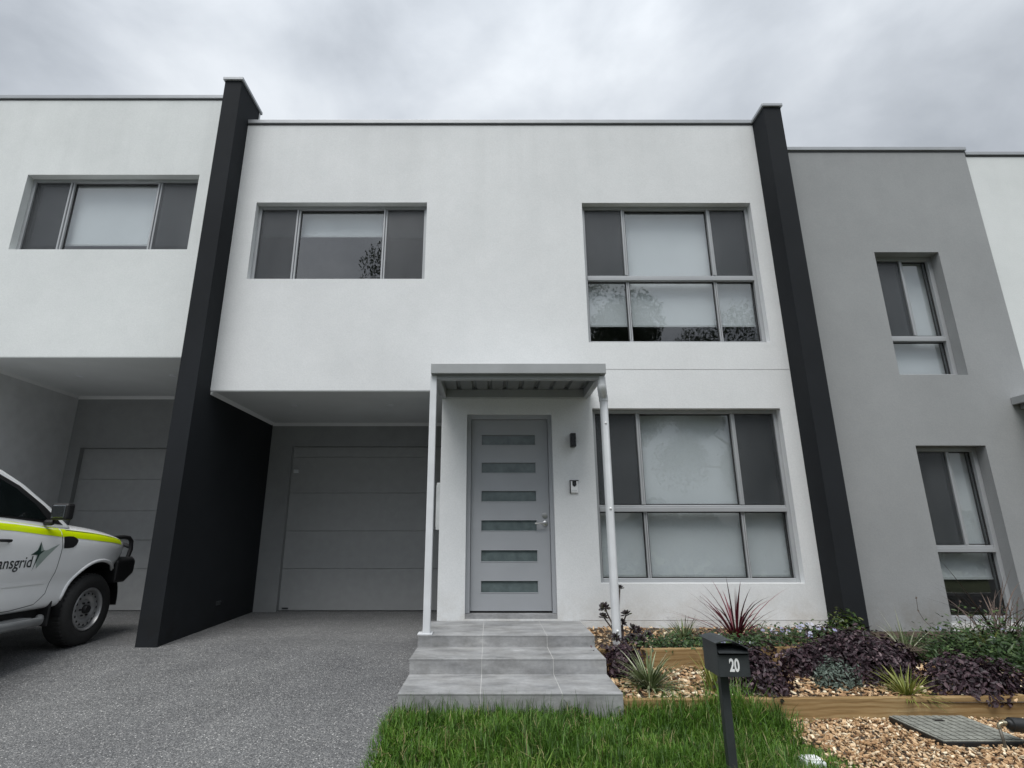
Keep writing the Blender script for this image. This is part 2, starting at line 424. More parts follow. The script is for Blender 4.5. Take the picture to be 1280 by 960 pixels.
# ------------------------------------------------------------------ houses
YF = 6.30
def facade(name, parent, x0, x1, z0, z1, openings, mat, y=YF, t=.24, reveals=None):
    """wall with rectangular openings (x0,x1,z0,z1); jambs, heads and sills are real faces"""
    xs = sorted({x0, x1} | {v for o in openings for v in o[:2] if x0 <= v <= x1})
    zs = sorted({z0, z1} | {v for o in openings for v in o[2:4] if z0 <= v <= z1})
    # extra cuts keep faces near square
    m = MB()
    def hole(cx, cz): return any(o[0] < cx < o[1] and o[2] < cz < o[3] for o in openings)
    for i in range(len(xs) - 1):
        for k in range(len(zs) - 1):
            a, b, c, d = xs[i], xs[i + 1], zs[k], zs[k + 1]
            if hole((a + b) / 2, (c + d) / 2): continue
            m.add([(a, y, c), (b, y, c), (b, y, d), (a, y, d)], [(0, 1, 2, 3)])
            m.add([(a, y + t, c), (b, y + t, c), (b, y + t, d), (a, y + t, d)], [(3, 2, 1, 0)])
            # exposed sides
            for (cx, cz, q) in ((a - 1e-4, (c + d) / 2, [(a, y, c), (a, y + t, c), (a, y + t, d), (a, y, d)]),
                                (b + 1e-4, (c + d) / 2, [(b, y, c), (b, y, d), (b, y + t, d), (b, y + t, c)]),
                                ((a + b) / 2, c - 1e-4, [(a, y, c), (b, y, c), (b, y + t, c), (a, y + t, c)]),
                                ((a + b) / 2, d + 1e-4, [(a, y, d), (a, y + t, d), (b, y + t, d), (b, y, d)])):
                if hole(cx, cz) or not (x0 < cx < x1 and z0 < cz < z1): m.add(q, [(0, 1, 2, 3)])
    return m.build(name, mat, parent, weld=True)

def window(parent, x0, x1, z0, z1, rev, mull, low=None, transom=None, blind=None, screens=(), sill=False, label=None, fw=.045):
    """aluminium window set rev behind the wall face; mull = mullion centres of the upper row, low = of the lower row"""
    y0 = YF + rev; y1 = y0 + .085
    f = MB()
    f.box(x0, x0 + fw, y0, y1, z0, z1); f.box(x1 - fw, x1, y0, y1, z0, z1)
    f.box(x0 + fw, x1 - fw, y0, y1, z1 - fw, z1); f.box(x0 + fw, x1 - fw, y0, y1, z0, z0 + fw)
    rows = [(z0 + fw, z1 - fw, mull)] if transom is None else [(transom + .04, z1 - fw, mull), (z0 + fw, transom - .04, low)]
    if transom is not None:
        f.box(x0 + fw, x1 - fw, y0 - .012, y1, transom - .04, transom + .008)
        f.box(x0 + fw, x1 - fw, y0 + .008, y1, transom + .0085, transom + .034)
    cells = []
    for ri, (a, b, ml) in enumerate(rows):
        ed = [x0 + fw]
        for c in ml:
            w = .025 if ri == 0 else .019
            f.box(c - w, c - .002, y0 + (.002 if ri == 0 else .02), y1, a, b)
            f.box(c + .002, c + w, y0 + (.016 if ri == 0 else .02), y1, a, b)
            cells.append((ed[-1], c - w, a, b, ri)); ed.append(c + w)
        cells.append((ed[-1], x1 - fw, a, b, ri))
    win = f.build('window', M['frame'], parent, bevel=.004)
    if label: win['label'] = label
    seal = MB()
    for (a, b, c, d, ri) in cells:          # black glazing gasket round each pane
        s_ = .011
        yy = y0 + .045
        seal.box(a, a + s_, yy, yy + .02, c, d); seal.box(b - s_, b, yy, yy + .02, c, d)
        seal.box(a + s_, b - s_, yy, yy + .02, c, c + s_); seal.box(a + s_, b - s_, yy, yy + .02, d - s_, d)
    seal.build('glazing_gasket', M['frame2'], win)
    for i, (a, b, c, d, ri) in enumerate(cells):
        MB().box(a + .003, b - .003, y0 + .050, y0 + .056, c + .003, d - .003).build('pane', M['glass'], win)
        if ri == 0 and i in screens:
            fr = MB(); w = .018
            MB().box(a + .002, b - .002, y0 + .022, y0 + .0235, c + .002, d - .002).build('insect_screen', M['screen'], win)
    if blind is not None:
        yb = y0 + .14
        bl = MB(); bl.box(x0 + .03, x1 - .03, yb, yb + .004, blind, z1 - .02)
        o = bl.build('roller_blind', M['blind'], win)
        MB().box(x0 + .03, x1 - .03, yb - .008, yb + .012, blind - .026, blind - .001).build('blind_rail', M['cornice'], win)
    if sill:
        MB().box(x0, x1, YF + .012, y1, z0 - .012, z0 - .001).build('window_sill', M['frame'], win)
    return win

def shell(parent, x0, x1, z0, z1, mat, depth=8.0, front_from=YF + .24, floor=3.35):
    m = MB()
    yb = YF + depth
    m.box(x0, x0 + .2, front_from, yb, z0, z1); m.box(x1 - .2, x1, front_from, yb, z0, z1)
    m.box(x0 + .2, x1 - .2, yb - .2, yb, z0, z1)
    m.box(x0 + .2, x1 - .2, front_from, yb - .2, z1 - .5, z1 - .35)
    m.build('outer_wall', mat, parent)

# ---- the middle house
house = empty('town_house', (0, YF, .45), 'middle white town house with grey door and porch canopy between the charcoal walls', 'house', 'row of attached houses')
WUL = (-3.11, -.85, 4.632, 5.743); WUR = (1.20, 3.432, 3.777, 5.737); WLR = (1.20, 3.432, .985, 2.945)
DOOR = (-.285, .715, .622, 2.88); CP = (-3.37, -.584, .30, 3.165)
facade('front_wall', house, -3.37, 3.62, .30, 6.965, [WUL, WUR, WLR, DOOR, CP], M['white'])
MB().box(-3.37, 3.62, YF - .022, YF + .30, 6.985, 7.045).build('parapet_cap', M['cap'], house, bevel=.006)
MB().box(-3.37, 3.62, YF - .006, YF + .25, 6.964, 6.985).build('cap_shadow_strip', M['capdark'], house)  # dark strip in place of the shade under the cap overhang
M['joint'] = simple('joint_sealant', (.52, .52, .52), .8)
MB().box(1.25, 3.62, YF - .0025, YF + .01, 3.428, 3.434).build('control_joint', M['joint'], house)
MB().box(.96, 3.62, YF - .0025, YF + .01, .612, .617).build('control_joint', M['joint'], house)
shell(house, -3.37, 3.62, .3, 6.965, M['interior'], front_from=8.5)
o = MB(); o.box(-.584, 3.62, YF + .241, 14, 3.22, 3.42); o.box(-3.37, -.584, 8.6, 14, 3.22, 3.42)
o.build('upper_floor', M['interior'], house)
o = MB(); o.box(3.42, 3.62, YF + .245, 8.5, .3, 6.9); o.box(-3.37, -3.17, YF + .245, 8.5, 3.43, 6.9); o.box(-3.17, 3.42, YF + .245, 8.5, 6.45, 6.6)
o.box(-.58, 3.42, 8.4, 8.5, .3, 3.2); o.box(-3.17, 3.42, 8.4, 8.5, 3.43, 6.4)
o.build('inner_wall', M['interior'], house)
window(house, *WUL, .09, [-2.572, -1.41], blind=5.385, screens=(0, 2), label='upper window with its roller blind drawn a third of the way')
window(house, *WUR, .09, [1.757, 2.90], [1.762, 2.895], 4.69, 4.095, (0, 2), label='upper six pane window with blind ending above the bottom sill')
window(house, *WLR, .09, [1.76, 2.90], [1.773, 2.892], 1.79, 1.06, (0, 2), label='ground floor six pane window with blind fully drawn')
# porch bay returns and carport of the middle house
def carport(parent, x0, x1, yb, zs, opening, side_left=None, side_right=None, wallmat=M['carport'], soffit_edge=True, lights=()):
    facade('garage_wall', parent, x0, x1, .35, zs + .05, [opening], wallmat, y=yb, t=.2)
    MB().box(x0 + .002, x1 - .002, YF + .003, yb - .001, zs - .010, zs - .002).build('soffit', M['soffit'], parent)
    c = MB()
    for (a, b, y0_, y1_) in ((x0, x1, yb - .045, yb),):
        c.prism([(yb - .0015, zs - .0105), (yb - .045, zs - .0105), (yb - .0015, zs - .055)], 'x', x0 + .003, x1 - .003)
    c.prism([(x0 + .003, zs - .0105), (x0 + .042, zs - .0105), (x0 + .003, zs - .05)], 'y', YF + .01, yb - .047)
    c.build('cornice', M['cornice'], parent)
    for (lx, ly) in lights:
        d = MB(); d.lathe([(.001, -.004), (.030, -.004), (.045, -.006), (.047, 0), (.047, .01)], (lx, ly, zs - .011), 'z', 20)
        d.build('downlight', M['silverplastic'], parent, smooth=True)
GO = (-3.04, -.72, .35, 2.80)
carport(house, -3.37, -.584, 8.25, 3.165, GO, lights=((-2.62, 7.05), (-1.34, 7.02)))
bay = MB(); bay.box(-.584, -.384, YF + .2405, 8.25, .35, 3.164); bay.build('porch_side_wall', M['white'], house)
def garage_door(parent, x0, x1, z0, seams, top, y):
    lv = [z0] + seams + [top]
    d = MB()
    for a, b in zip(lv, lv[1:]):
        d.box(x0, x1, y, y + .05, a + .002, b - .002)
    d.box(x0, x1, y + .012, y + .045, z0, top)
    gd = d.build('garage_door', M['garage'], parent, bevel=.004)
    return gd
gd = garage_door(house, -3.04, -.72, .452, [1.02, 1.551, 2.102, 2.643], 2.80, 8.335)
MB().box(-2.99, -2.90, 8.325, 8.333, .475, .492).build('door_label_plate', M['black'], gd)
MB().box(-3.0, -2.93, 8.29, 8.33, 2.40, 2.45).build('door_sensor', M['silverplastic'], gd, bevel=.006)
# front door
yd = YF + .115
leafm = MB()
DX0, DX1, DZ0, DZ1 = -.232, .668, .69, 2.825
pan = [(2.525, 2.64), (2.197, 2.313), (1.868, 1.986), (1.54, 1.655), (1.207, 1.327), (.88, 1.001)]
PX0, PX1 = -.112, .519
zs_ = sorted([DZ0, DZ1] + [q for p in pan for q in p])
leafm.box(DX0, PX0, yd, yd + .045, DZ0, DZ1); leafm.box(PX1, DX1, yd, yd + .045, DZ0, DZ1)
prev = DZ0
for a, b in sorted(pan):
    leafm.box(PX0, PX1, yd, yd + .045, prev, a); prev = b
leafm.box(PX0, PX1, yd, yd + .045, prev, DZ1)
door = leafm.build('front_door', M['door'], house, weld=False)
door['label'] = 'grey front door with six horizontal glass strips'
for a, b in pan:
    MB().box(PX0, PX1, yd + .018, yd + .028, a, b).build('glass_strip', M['doorglass'], door)
    bd = MB(); w = .008
    bd.box(PX0 - w, PX1 + w, yd - .004, yd + .012, a - w, a); bd.box(PX0 - w, PX1 + w, yd - .004, yd + .012, b, b + w)
    bd.box(PX0 - w, PX0, yd - .004, yd + .012, a, b); bd.box(PX1, PX1 + w, yd - .004, yd + .012, a, b)
    bd.build('glazing_bead', M['door'], door, bevel=.002)
h = MB(); h.lathe([(.001, -.016), (.026, -.016), (.030, -.012), (.030, 0)], (.615, yd, 1.622), 'y', 24)
h.tube([(.615, yd - .01, 1.622), (.615, yd - .055, 1.622), (.600, yd - .062, 1.622), (.50, yd - .062, 1.619)], .010, 10)
h.build('handle', M['steel'], door, smooth=True, autos=50)
h = MB(); h.lathe([(.001, -.022), (.013, -.022), (.014, -.014), (.030, -.012), (.032, 0)], (.615, yd, 1.712), 'y', 24)
h.build('deadlock', M['steel'], door, smooth=True, autos=50)
fr = MB(); ff = YF + .062
fr.box(DOOR[0], DX0 - .004, ff, yd + .10, DZ0 - .02, DOOR[3]); fr.box(DX1 + .004, DOOR[1], ff, yd + .10, DZ0 - .02, DOOR[3])
fr.box(DX0 - .004, DX1 + .004, ff, yd + .10, DZ1 + .004, DOOR[3])
fr.build('door_frame', M['door'], house, bevel=.003)
MB().box(DOOR[0], DOOR[1], YF + .01, yd + .12, .60, .668).build('door_sill', M['tile'], house)
MB().box(DOOR[0], DOOR[1], yd + .05, yd + .12, .668, DOOR[3]).build('door_lining', M['frame2'], house)

# porch canopy: fascia and beams, sheet roof, post, downpipe
c = MB()
c.box(-.625, 1.19, 5.385, 5.43, 3.107, 3.214)                # fascia
c.box(-.625, 1.19, 5.43, YF - .003, 3.195, 3.214)            # top flashing
c.box(-.625, -.58, 5.43, YF - .003, 3.10, 3.195); c.box(1.145, 1.19, 5.43, YF - .003, 3.10, 3.195)
c.box(-.58, 1.145, 5.445, 5.51, 3.058, 3.155)                # front beam
c.box(-.58, -.53, 5.51, YF - .003, 3.062, 3.15); c.box(1.095, 1.145, 5.51, YF - .003, 3.062, 3.15)
c.box(-.53, 1.095, 6.235, YF - .003, 3.062, 3.16)            # ledger on the wall
can = c.build('porch_canopy', M['canopy'], house, bevel=.004)
s_ = MB(); x = -.53; pitch = .1806; prof = []
while x < 1.09:
    prof += [(x, 3.160), (x + .125, 3.160), (x + .138, 3.190), (x + .168, 3.190)]; x += pitch
prof = [p for p in prof if p[0] < 1.095] + [(1.095, 3.160)]
for (a, b) in zip(prof, prof[1:]):
    s_.add([(a[0], 5.511, a[1]), (b[0], 5.511, b[1]), (b[0], 6.234, b[1]), (a[0], 6.234, a[1])], [(0, 1, 2, 3)])
ss = s_.build('roof_sheet', M['sheet'], can, weld=True)
md = ss.modifiers.new('thick', 'SOLIDIFY'); md.thickness = .002; md.offset = 1
p = MB(); p.box(-.633, -.567, 5.436, 5.502, .612, 3.098); p.box(-.68, -.545, 5.43, 5.55, .607, .619)
p.build('post', M['pvc'], can, bevel=.003)
d = MB(); px, py = 1.192, 5.60
d.tube([(1.155, 5.475, 3.09), (1.155, 5.475, 2.99), (1.158, 5.485, 2.965), (1.185, 5.585, 2.925), (px, py, 2.895), (px, py, .40)], .043, 18)
dp = d.build('downpipe', M['pvc'], can, smooth=True, autos=50)
e = MB()
e.tube([(1.155, 5.475, 3.0), (1.155, 5.475, 2.985), (1.158, 5.488, 2.962), (1.175, 5.545, 2.94)], .048, 18)
e.tube([(1.180, 5.570, 2.932), (px, py, 2.905), (px, py, 2.86)], .049, 18)
e.build('pipe_elbow', M['pvc'], can, smooth=True, autos=50)
for z in (2.62, 1.75, .62):
    e = MB(); e.lathe([(.001, -.052), (.010, -.050), (.012, -.042), (.012, -.03)], (px, py, z), 'y', 12)
    e.build('pipe_rivet', M['signwhite'], can, smooth=True)

# ---- left house
left = empty('town_house', (-6.8, YF, .45), 'off white town house at left with the work ute parked under its carport', 'house', 'row of attached houses')
LW = (-6.24, -3.93, 5.05, 6.17)
facade('front_wall', left, -10.6, -3.60, .30, 7.385, [LW, (-6.45, -3.60, .30, 3.589), (-9.6, -7.4, 4.2, 6.17), (-9.6, -7.4, 1.4, 3.3)], M['offwhite'])
MB().box(-10.6, -3.60, YF - .022, YF + .30, 7.403, 7.462).build('parapet_cap', M['cap'], left, bevel=.006)
MB().box(-10.6, -3.60, YF - .006, YF + .25, 7.384, 7.403).build('cap_shadow_strip', M['capdark'], left)
shell(left, -10.6, -3.60, .3, 7.385, M['offwhite'], front_from=8.5)
o = MB(); o.box(-3.8, -3.60, YF + .245, 8.5, 3.65, 7.3); o.box(-10.6, -10.4, YF + .245, 8.5, .3, 7.3); o.box(-10.4, -3.8, YF + .245, 8.5, 6.9, 7.05)
o.box(-10.4, -3.8, 8.4, 8.5, 3.65, 6.85); o.box(-10.4, -6.66, 8.4, 8.5, .3, 3.6)
o.build('inner_wall', M['interior'], left)
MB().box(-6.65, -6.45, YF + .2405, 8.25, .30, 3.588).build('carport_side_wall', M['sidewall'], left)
window(left, *LW, .10, [-5.70, -4.505], blind=5.262, screens=(0, 2), label='upper window with its blind almost fully drawn')
window(left, -9.6, -7.4, 4.2, 6.17, .1, [-9, -8], [-9, -8], 5.1, 4.5, (0, 2))
window(left, -9.6, -7.4, 1.4, 3.3, .1, [-9, -8], [-9, -8], 2.2, 1.5, (0, 2))
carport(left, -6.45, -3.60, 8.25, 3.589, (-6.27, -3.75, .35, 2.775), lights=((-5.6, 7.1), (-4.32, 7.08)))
garage_door(left, -6.27, -3.75, .452, [1.02, 1.42, 1.838, 2.304], 2.775, 8.335)

# ---- right house: grey bay and white wall beyond
right = empty('town_house', (6.4, YF, .45), 'town house at right with a mid grey front bay and two narrow windows', 'house', 'row of attached houses')
GU = (4.94, 5.77, 3.36, 5.01); GL = (4.95, 5.767, .585, 2.50)
facade('grey_bay_wall', right, 3.852, 6.455, .20, 6.525, [GU, GL], M['grey'], t=.30)
facade('white_wall', right, 6.457, 11.2, .20, 6.475, [(7.0, 8.0, .5, 2.7), (8.6, 10.6, .9, 2.6), (8.6, 10.6, 3.5, 5.3)], M['offwhite'], y=YF + .03, t=.27)
MB().box(3.852, 6.475, YF - .022, YF + .33, 6.545, 6.600).build('parapet_cap', M['cap'], right, bevel=.006)
MB().box(3.852, 6.46, YF - .006, YF + .29, 6.524, 6.545).build('cap_shadow_strip', M['capdark'], right)
MB().box(6.477, 11.2, YF + .008, YF + .33, 6.495, 6.548).build('parapet_cap', M['cap'], right, bevel=.006)
MB().box(6.462, 11.2, YF + .024, YF + .29, 6.474, 6.495).build('cap_shadow_strip', M['capdark'], right)
shell(right, 3.852, 11.2, .2, 6.47, M['offwhite'], front_from=YF + .31)
o = MB(); o.box(4.06, 11.0, YF + 2.0, YF + 2.1, .2, 6.0); o.box(4.06, 11.0, YF + .31, YF + 1.95, 2.8, 3.0)
o.build('inner_wall', M['interior'], right)
window(right, *GU, .14, [5.37], [], 3.88, 3.36, (0,), label='narrow upper window in the grey bay, blind fully drawn', fw=.05)
window(right, *GL, .14, [5.425], [], 1.345, 1.03, (0,), label='narrow lower window in the grey bay, dark below its blind', fw=.05)
MB().prism([(YF - .012, .583), (YF + .13, .583), (YF + .13, .52), (YF - .012, .505)], 'x', 4.93, 5.80).build('window_sill', M['white'], right)
MB().box(7.0, 8.0, YF + .12, YF + .17, .5, 2.7).build('front_door', M['door'], right)
window(right, 8.6, 10.6, .9, 2.6, .13, [9.2, 10], [9.2, 10], 1.6, 1.0)
window(right, 8.6, 10.6, 3.5, 5.3, .13, [9.2, 10], [9.2, 10], 4.3, 3.7)
c = MB(); c.box(6.20, 8.1, 5.385, 5.43, 2.985, 3.075); c.box(6.20, 6.245, 5.43, YF - .003, 2.985, 3.075); c.box(8.055, 8.1, 5.43, YF - .003, 2.985, 3.075)
c.box(6.245, 8.055, 5.43, YF - .003, 3.04, 3.074); c.box(6.29, 8.0, 6.22, YF - .003, 2.93, 3.02); c.box(6.26, 6.31, 5.45, 6.219, 2.93, 3.02)
c.build('porch_canopy', M['canopy'], right, bevel=.004)

# ---- charcoal dividing walls
def fin(x0, x1, ztop, label, zback, capback):
    f = MB(); f.box(x0, x1, 5.99, 8.24, .25, 3.0); 
    f = MB(); f.prism([(5.99, .25), (8.60, .25), (8.60, zback), (6.56, zback), (6.56, ztop), (5.99, ztop)], 'x', x0, x1)
    o = f.build('dividing_wall', M['charcoal'])
    tag(o, label, 'wall', 'charcoal walls between the houses')
    MB().box(x0 - .022, x1 + .022, 5.965, capback, ztop + .002, ztop + .046).build('wall_cap', M['cap'], o, bevel=.006)
    return o
fl = fin(-3.597, -3.372, 7.415, 'tall charcoal wall beside the carport, the left one of the two', 3.583, 6.62)
fr_ = fin(3.622, 3.850, 6.985, 'tall charcoal wall rising from the garden bed, the right one of the two', 3.0, 6.62)
MB().box(-3.50, -3.37, 6.562, 6.60, 7.05, 7.414).build('end_flashing', M['cornice'], fl)
sl = MB(); sl.box(-3.373, -3.366, 7.13, 7.24, .66, .71); sl.box(-3.366, -3.352, 7.14, 7.23, .695, .703)
sl.build('step_light', M['mailbox'], fl, bevel=.003)

# ---- things on the walls
lampo = MB(); lampo.box(.918, .980, YF - .09, YF - .002, 2.475, 2.632)
lo = lampo.build('wall_lamp', M['black'], bevel=.006); tag(lo, 'small black box lamp on the wall right of the front door', 'wall lamp')
MB().box(.928, .970, YF - .095, YF - .0895, 2.49, 2.585).build('lamp_slot', M['blackgloss'], lo)
ib = MB(); ib.box(.905, .990, YF - .028, YF - .002, 1.955, 2.088)
io = ib.build('door_bell', M['signwhite'], bevel=.008); tag(io, 'silver and black video door bell on the wall beside the front door', 'door bell')
b = MB(); b.prism([(.926, 2.088), (.926, 2.045), (.934, 2.030), (.948, 2.024), (.962, 2.030), (.970, 2.045), (.970, 2.088)], 'y', YF - .034, YF - .0285)
b.build('camera_panel', M['blackgloss'], io)
b = MB(); b.lathe([(.001, -.004), (.009, -.004), (.011, 0)], (.948, YF - .034, 2.058), 'y', 16); b.build('camera_lens', M['mailbox'], io)
b = MB(); b.box(.897, .905, YF - .03, YF - .002, 1.95, 2.095); b.box(.897, .998, YF - .03, YF - .002, 2.0895, 2.097); b.build('mounting_bracket', M['black'], io)
b = MB()
for k in range(4): b.box(.922 + k * .014, .931 + k * .014, YF - .0295, YF - .0285, 1.972, 1.985)
b.build('button_marks', M['meter'], io)
mb_ = MB(); mb_.box(-.655, -.586, 6.62, 6.98, 1.55, 2.10); mo = mb_.build('meter_box', M['meter'], bevel=.006)
tag(mo, 'light grey meter box on the porch side wall inside the carport', 'meter box')
MB().box(-.662, -.656, 6.65, 6.95, 1.58, 2.07).build('meter_box_door', M['meter'], mo, bevel=.003)

# ------------------------------------------------------------------ entry steps
steps = empty('entry_steps', (.14, 4.36, .25), 'three wide grey tiled steps rising to the front door', 'steps')
def step(x0, x1, y0, y1, z0, z1):
    m = MB(); e = .010; q = .0024
    m.box(x0 + .0015, x1 - .0015, y0 + .0015, y1 - .001, z0 + .002, z1 - .0015, 1)
    cuts = [x0, -.078, .512, x1]
    for a, b in zip(cuts, cuts[1:]):
        aa = a + (q if a > x0 else 0); bb = b - (q if b < x1 else 0)
        # treads split at 600 mm from the nose
        m.box(aa, bb, y0 - .002, y1 if (y1 - y0) < .62 else y0 + .60, z1 - e, z1, 0)
        if y1 - y0 > .62: m.box(aa, bb, y0 + .604, y1, z1 - e, z1, 0)
        m.box(aa, bb, y0, y0 + e, z0, z1 - e - q, 0)
    for xx in ((x0, x0 + e), (x1 - e, x1)):
        m.box(xx[0], xx[1], y0 + e + .001, y1, z0, z1 - e - q, 0)
    return m.build('step', [M['tile'], M['grout']], steps, bevel=.0015)
step(-.672, .948, 5.42, YF - .002, .20, .606)
step(-.672, .948, 4.925, 5.419, .18, .511)
step(-.672, .948, 4.361, 4.924, .10, .396)

# ------------------------------------------------------------------ timber edging
def sleeper(a, b, z0, z1, label, w=.05):
    m = MB(); m.beam(a, b, w, z0, z1)
    # cut into lengths so the grain has a grid to follow
    o = m.build('timber_sleeper', M['wood'], bevel=.006)
    return tag(o, label, 'timber edging', 'timber garden edging')
sleeper((.955, 4.385), (3.93, 4.465), .08, .350, 'long pine sleeper edging the front of the garden bed behind the lawn')
sleeper((.955, 5.245), (3.60, 5.405), .28, .52, 'pine sleeper of the upper garden tier, partly covered by trailing plants')
sleeper((3.935, 4.47), (3.985, 5.55), .10, .36, 'short pine sleeper returning towards the house at the garden corner')

# ------------------------------------------------------------------ lettering helper
def textmesh(body, size, xscale=1.0, bold=0.0):
    cu = bpy.data.curves.new('lettering', 'FONT'); cu.body = body; cu.size = size; cu.offset = bold; cu.resolution_u = 6
    ob = bpy.data.objects.new('lettering', cu); col.objects.link(ob)
    dg = bpy.context.evaluated_depsgraph_get(); me = bpy.data.meshes.new_from_object(ob.evaluated_get(dg))
    bpy.data.objects.remove(ob); bpy.data.curves.remove(cu)
    bm = bmesh.new(); bm.from_mesh(me)
    bmesh.ops.triangulate(bm, faces=bm.faces)
    bmesh.ops.subdivide_edges(bm, edges=[e for e in bm.edges if e.calc_length() > size * .25], cuts=1)
    bmesh.ops.triangulate(bm, faces=bm.faces)
    vs = [(v.co.x * xscale, v.co.y) for v in bm.verts]; fs = [tuple(v.index for v in f.verts) for f in bm.faces]
    bm.free(); bpy.data.meshes.remove(me)
    return vs, fs

# ------------------------------------------------------------------ mailbox
mx, my = 1.318, 3.25
mail = empty('mailbox', (mx, my + .12, g(3.36)), 'dark grey metal mailbox numbered 20 on a square post in the lawn', 'mailbox')
hw = .086; zb = .757; zt = .878; dep = .205
m = MB(); t_ = .004
m.box(mx - hw, mx - hw + t_, my, my + dep, zb, .930); m.box(mx + hw - t_, mx + hw, my, my + dep, zb, .898)
m.box(mx - hw + t_, mx + hw - t_, my, my + t_, zb, zt - .012); m.box(mx - hw + t_, mx + hw - t_, my + dep - t_, my + dep, zb, .89)
m.box(mx - hw + t_, mx + hw - t_, my + t_, my + dep - t_, zb, zb + t_)
m.build('box_body', M['mailbox'], mail, bevel=.0015)
arc = []
for k in range(13):
    u = k / 12; x = mx - hw - .012 + u * (2 * hw + .024)
    z = .929 + .017 * math.sin(math.pi * min(1, u * 1.15)) - .040 * max(0, u - .28) ** 1.4 * 1.25
    arc.append((x, z))
lid = MB(); lid.prism(arc + [(x, z - .004) for x, z in reversed(arc)], 'y', my - .022, my + dep + .012)
lid.build('lid', M['mailbox'], mail)
fp = MB(); fp.prism([(my - .016, zt - .002), (my - .016, zt + .003), (my + .05, zt + .024), (my + .05, zt + .019)], 'x', mx - hw + .006, mx + hw - .006)
fp.build('slot_flap', M['mailbox'], mail)
MB().box(mx - hw + .0045, mx + hw - .0045, my + .06, my + .062, zt - .01, .888).build('slot_shadow_plate', M['black'], mail)
vs, fs = textmesh('20', .088, .62, .003)
cx = (min(v[0] for v in vs) + max(v[0] for v in vs)) / 2
t = MB(); t.add([(mx + .002 + x - cx, my - .0015, .786 + z) for x, z in vs], fs)
t.build('house_number', M['signwhite'], mail)
MB().box(mx - .046, mx + .0, my + .09, my + .135, g(3.7) - .2, zb - .001).build('post', M['mailbox'], mail, bevel=.003)

# ------------------------------------------------------------------ pit lid, spotlight, white box
pit = empty('pit_lid', (3.12, 4.14, .2), 'square grey inspection pit lid with a raised grid, set in the bark chips', 'pit lid')
PS = 0.0
def tilt(m): m.v = [(p[0], p[1], p[2] + .004) for p in m.v]; return m
m = MB(); m.box(2.85, 3.385, 3.90, 4.395, .10, .222 + .012); tilt(m).build('pit_frame', M['black'], pit, bevel=.004)
m = MB(); m.box(2.853, 3.382, 3.903, 4.392, .2345, .242)
nx_, ny_ = 9, 7
for i in range(nx_):
    for k in range(ny_):
        a = 2.866 + i * .0565; c_ = 3.917 + k * .0675
        if (i, k) in ((4, 5), (5, 5)): continue
        m.box(a, a + .046, c_, c_ + .056, .2425, .249)
tilt(m).build('lid_plate', M['concrete'], pit, bevel=.003)
tilt(MB().box(3.09, 3.16, 4.27, 4.30, .2425, .2465)).build('lift_slot', M['black'], pit)
sp = empty('garden_spotlight', (3.195, 3.87, .2), 'small black spotlight on a bent metal stake beside the pit lid', 'garden light')
m = MB(); m.tube([(3.200, 3.850, .12), (3.198, 3.862, .26), (3.196, 3.87, .335)], .009, 10); m.build('stake', M['stake'], sp, smooth=True)
m = MB(); m.tube([(3.196, 3.87, .325), (3.197, 3.87, .343), (3.206, 3.869, .352), (3.245, 3.866, .356)], .012, 10); m.tube([(3.22, 3.868, .354), (3.232, 3.867, .355)], .017, 10)
m.build('swivel_joint', M['tap'], sp, smooth=True, autos=40)
m = MB(); m.tube([(3.243, 3.866, .350), (3.25, 3.866, .35), (3.262, 3.865, .349), (3.268, 3.865, .348), (3.40, 3.855, .340)], [.02, .028, .030, .040, .042], 20)
m.build('lamp_head', M['black'], sp, smooth=True, autos=40)
pb = MB(); pb.box(1.80, 1.915, 3.56, 3.665, .18, .248)
po = pb.build('plastic_box', simple('clear_white_plastic', (.72, .75, .76), .08), bevel=.01); tag(po, 'small shiny white box half sunk at the right edge of the lawn', 'box')
MB().box(1.812, 1.903, 3.572, 3.653, .2485, .256).build('box_lid', M['signwhite'], po, bevel=.004)

# ------------------------------------------------------------------ planting
rng = random.Random(11)
def blade(m, base, az, lean, length, width, droop, rnd, seg=5, twist=0.):
    """one arching strap leaf"""
    d = Vector((math.cos(az), math.sin(az), 0)); side = Vector((-math.sin(az + twist), math.cos(az + twist), 0))
    p = Vector(base); th = lean; vs = []
    for i in range(seg + 1):
        t = i / seg
        w = width * (1 - t ** 2.2) * (.55 + .45 * min(1, t * 4)) * .5
        if i == seg: vs.append(p.copy())
        else: vs += [p - side * w, p + side * w]
        th += droop / seg
        p = p + (d * math.sin(th) + Vector((0, 0, math.cos(th)))) * (length / seg)
    fs = [(2 * i, 2 * i + 1, 2 * i + 3, 2 * i + 2) for i in range(seg - 1)] + [(2 * seg - 2, 2 * seg - 1, 2 * seg)]
    m.add(vs, fs, 0, rnd)

def tussock(name, x, y, z, n, L, W, mat, label, cat, group=None, lean=(.05, 1.15), droop=(.3, 1.2), r0=.04, dead=.06):
    m = MB(); r = random.Random(int(x * 977 + y * 131))
    for i in range(n):
        az = r.uniform(0, 6.283); k = r.random()
        ln = lean[0] + (lean[1] - lean[0]) * k
        blade(m, (x + math.cos(az) * r0 * r.random(), y + math.sin(az) * r0 * r.random(), z - .02), az, ln, L * r.uniform(.6, 1.08) * (1 - .15 * (1 - k)), W * r.uniform(.7, 1.2), r.uniform(*droop), min(1, max(0, r.gauss(.5, .27))), 6, r.uniform(-.6, .6))
    o = m.build(name, mat, base=(x, y, z), smooth=True)
    return tag(o, label, cat, group)

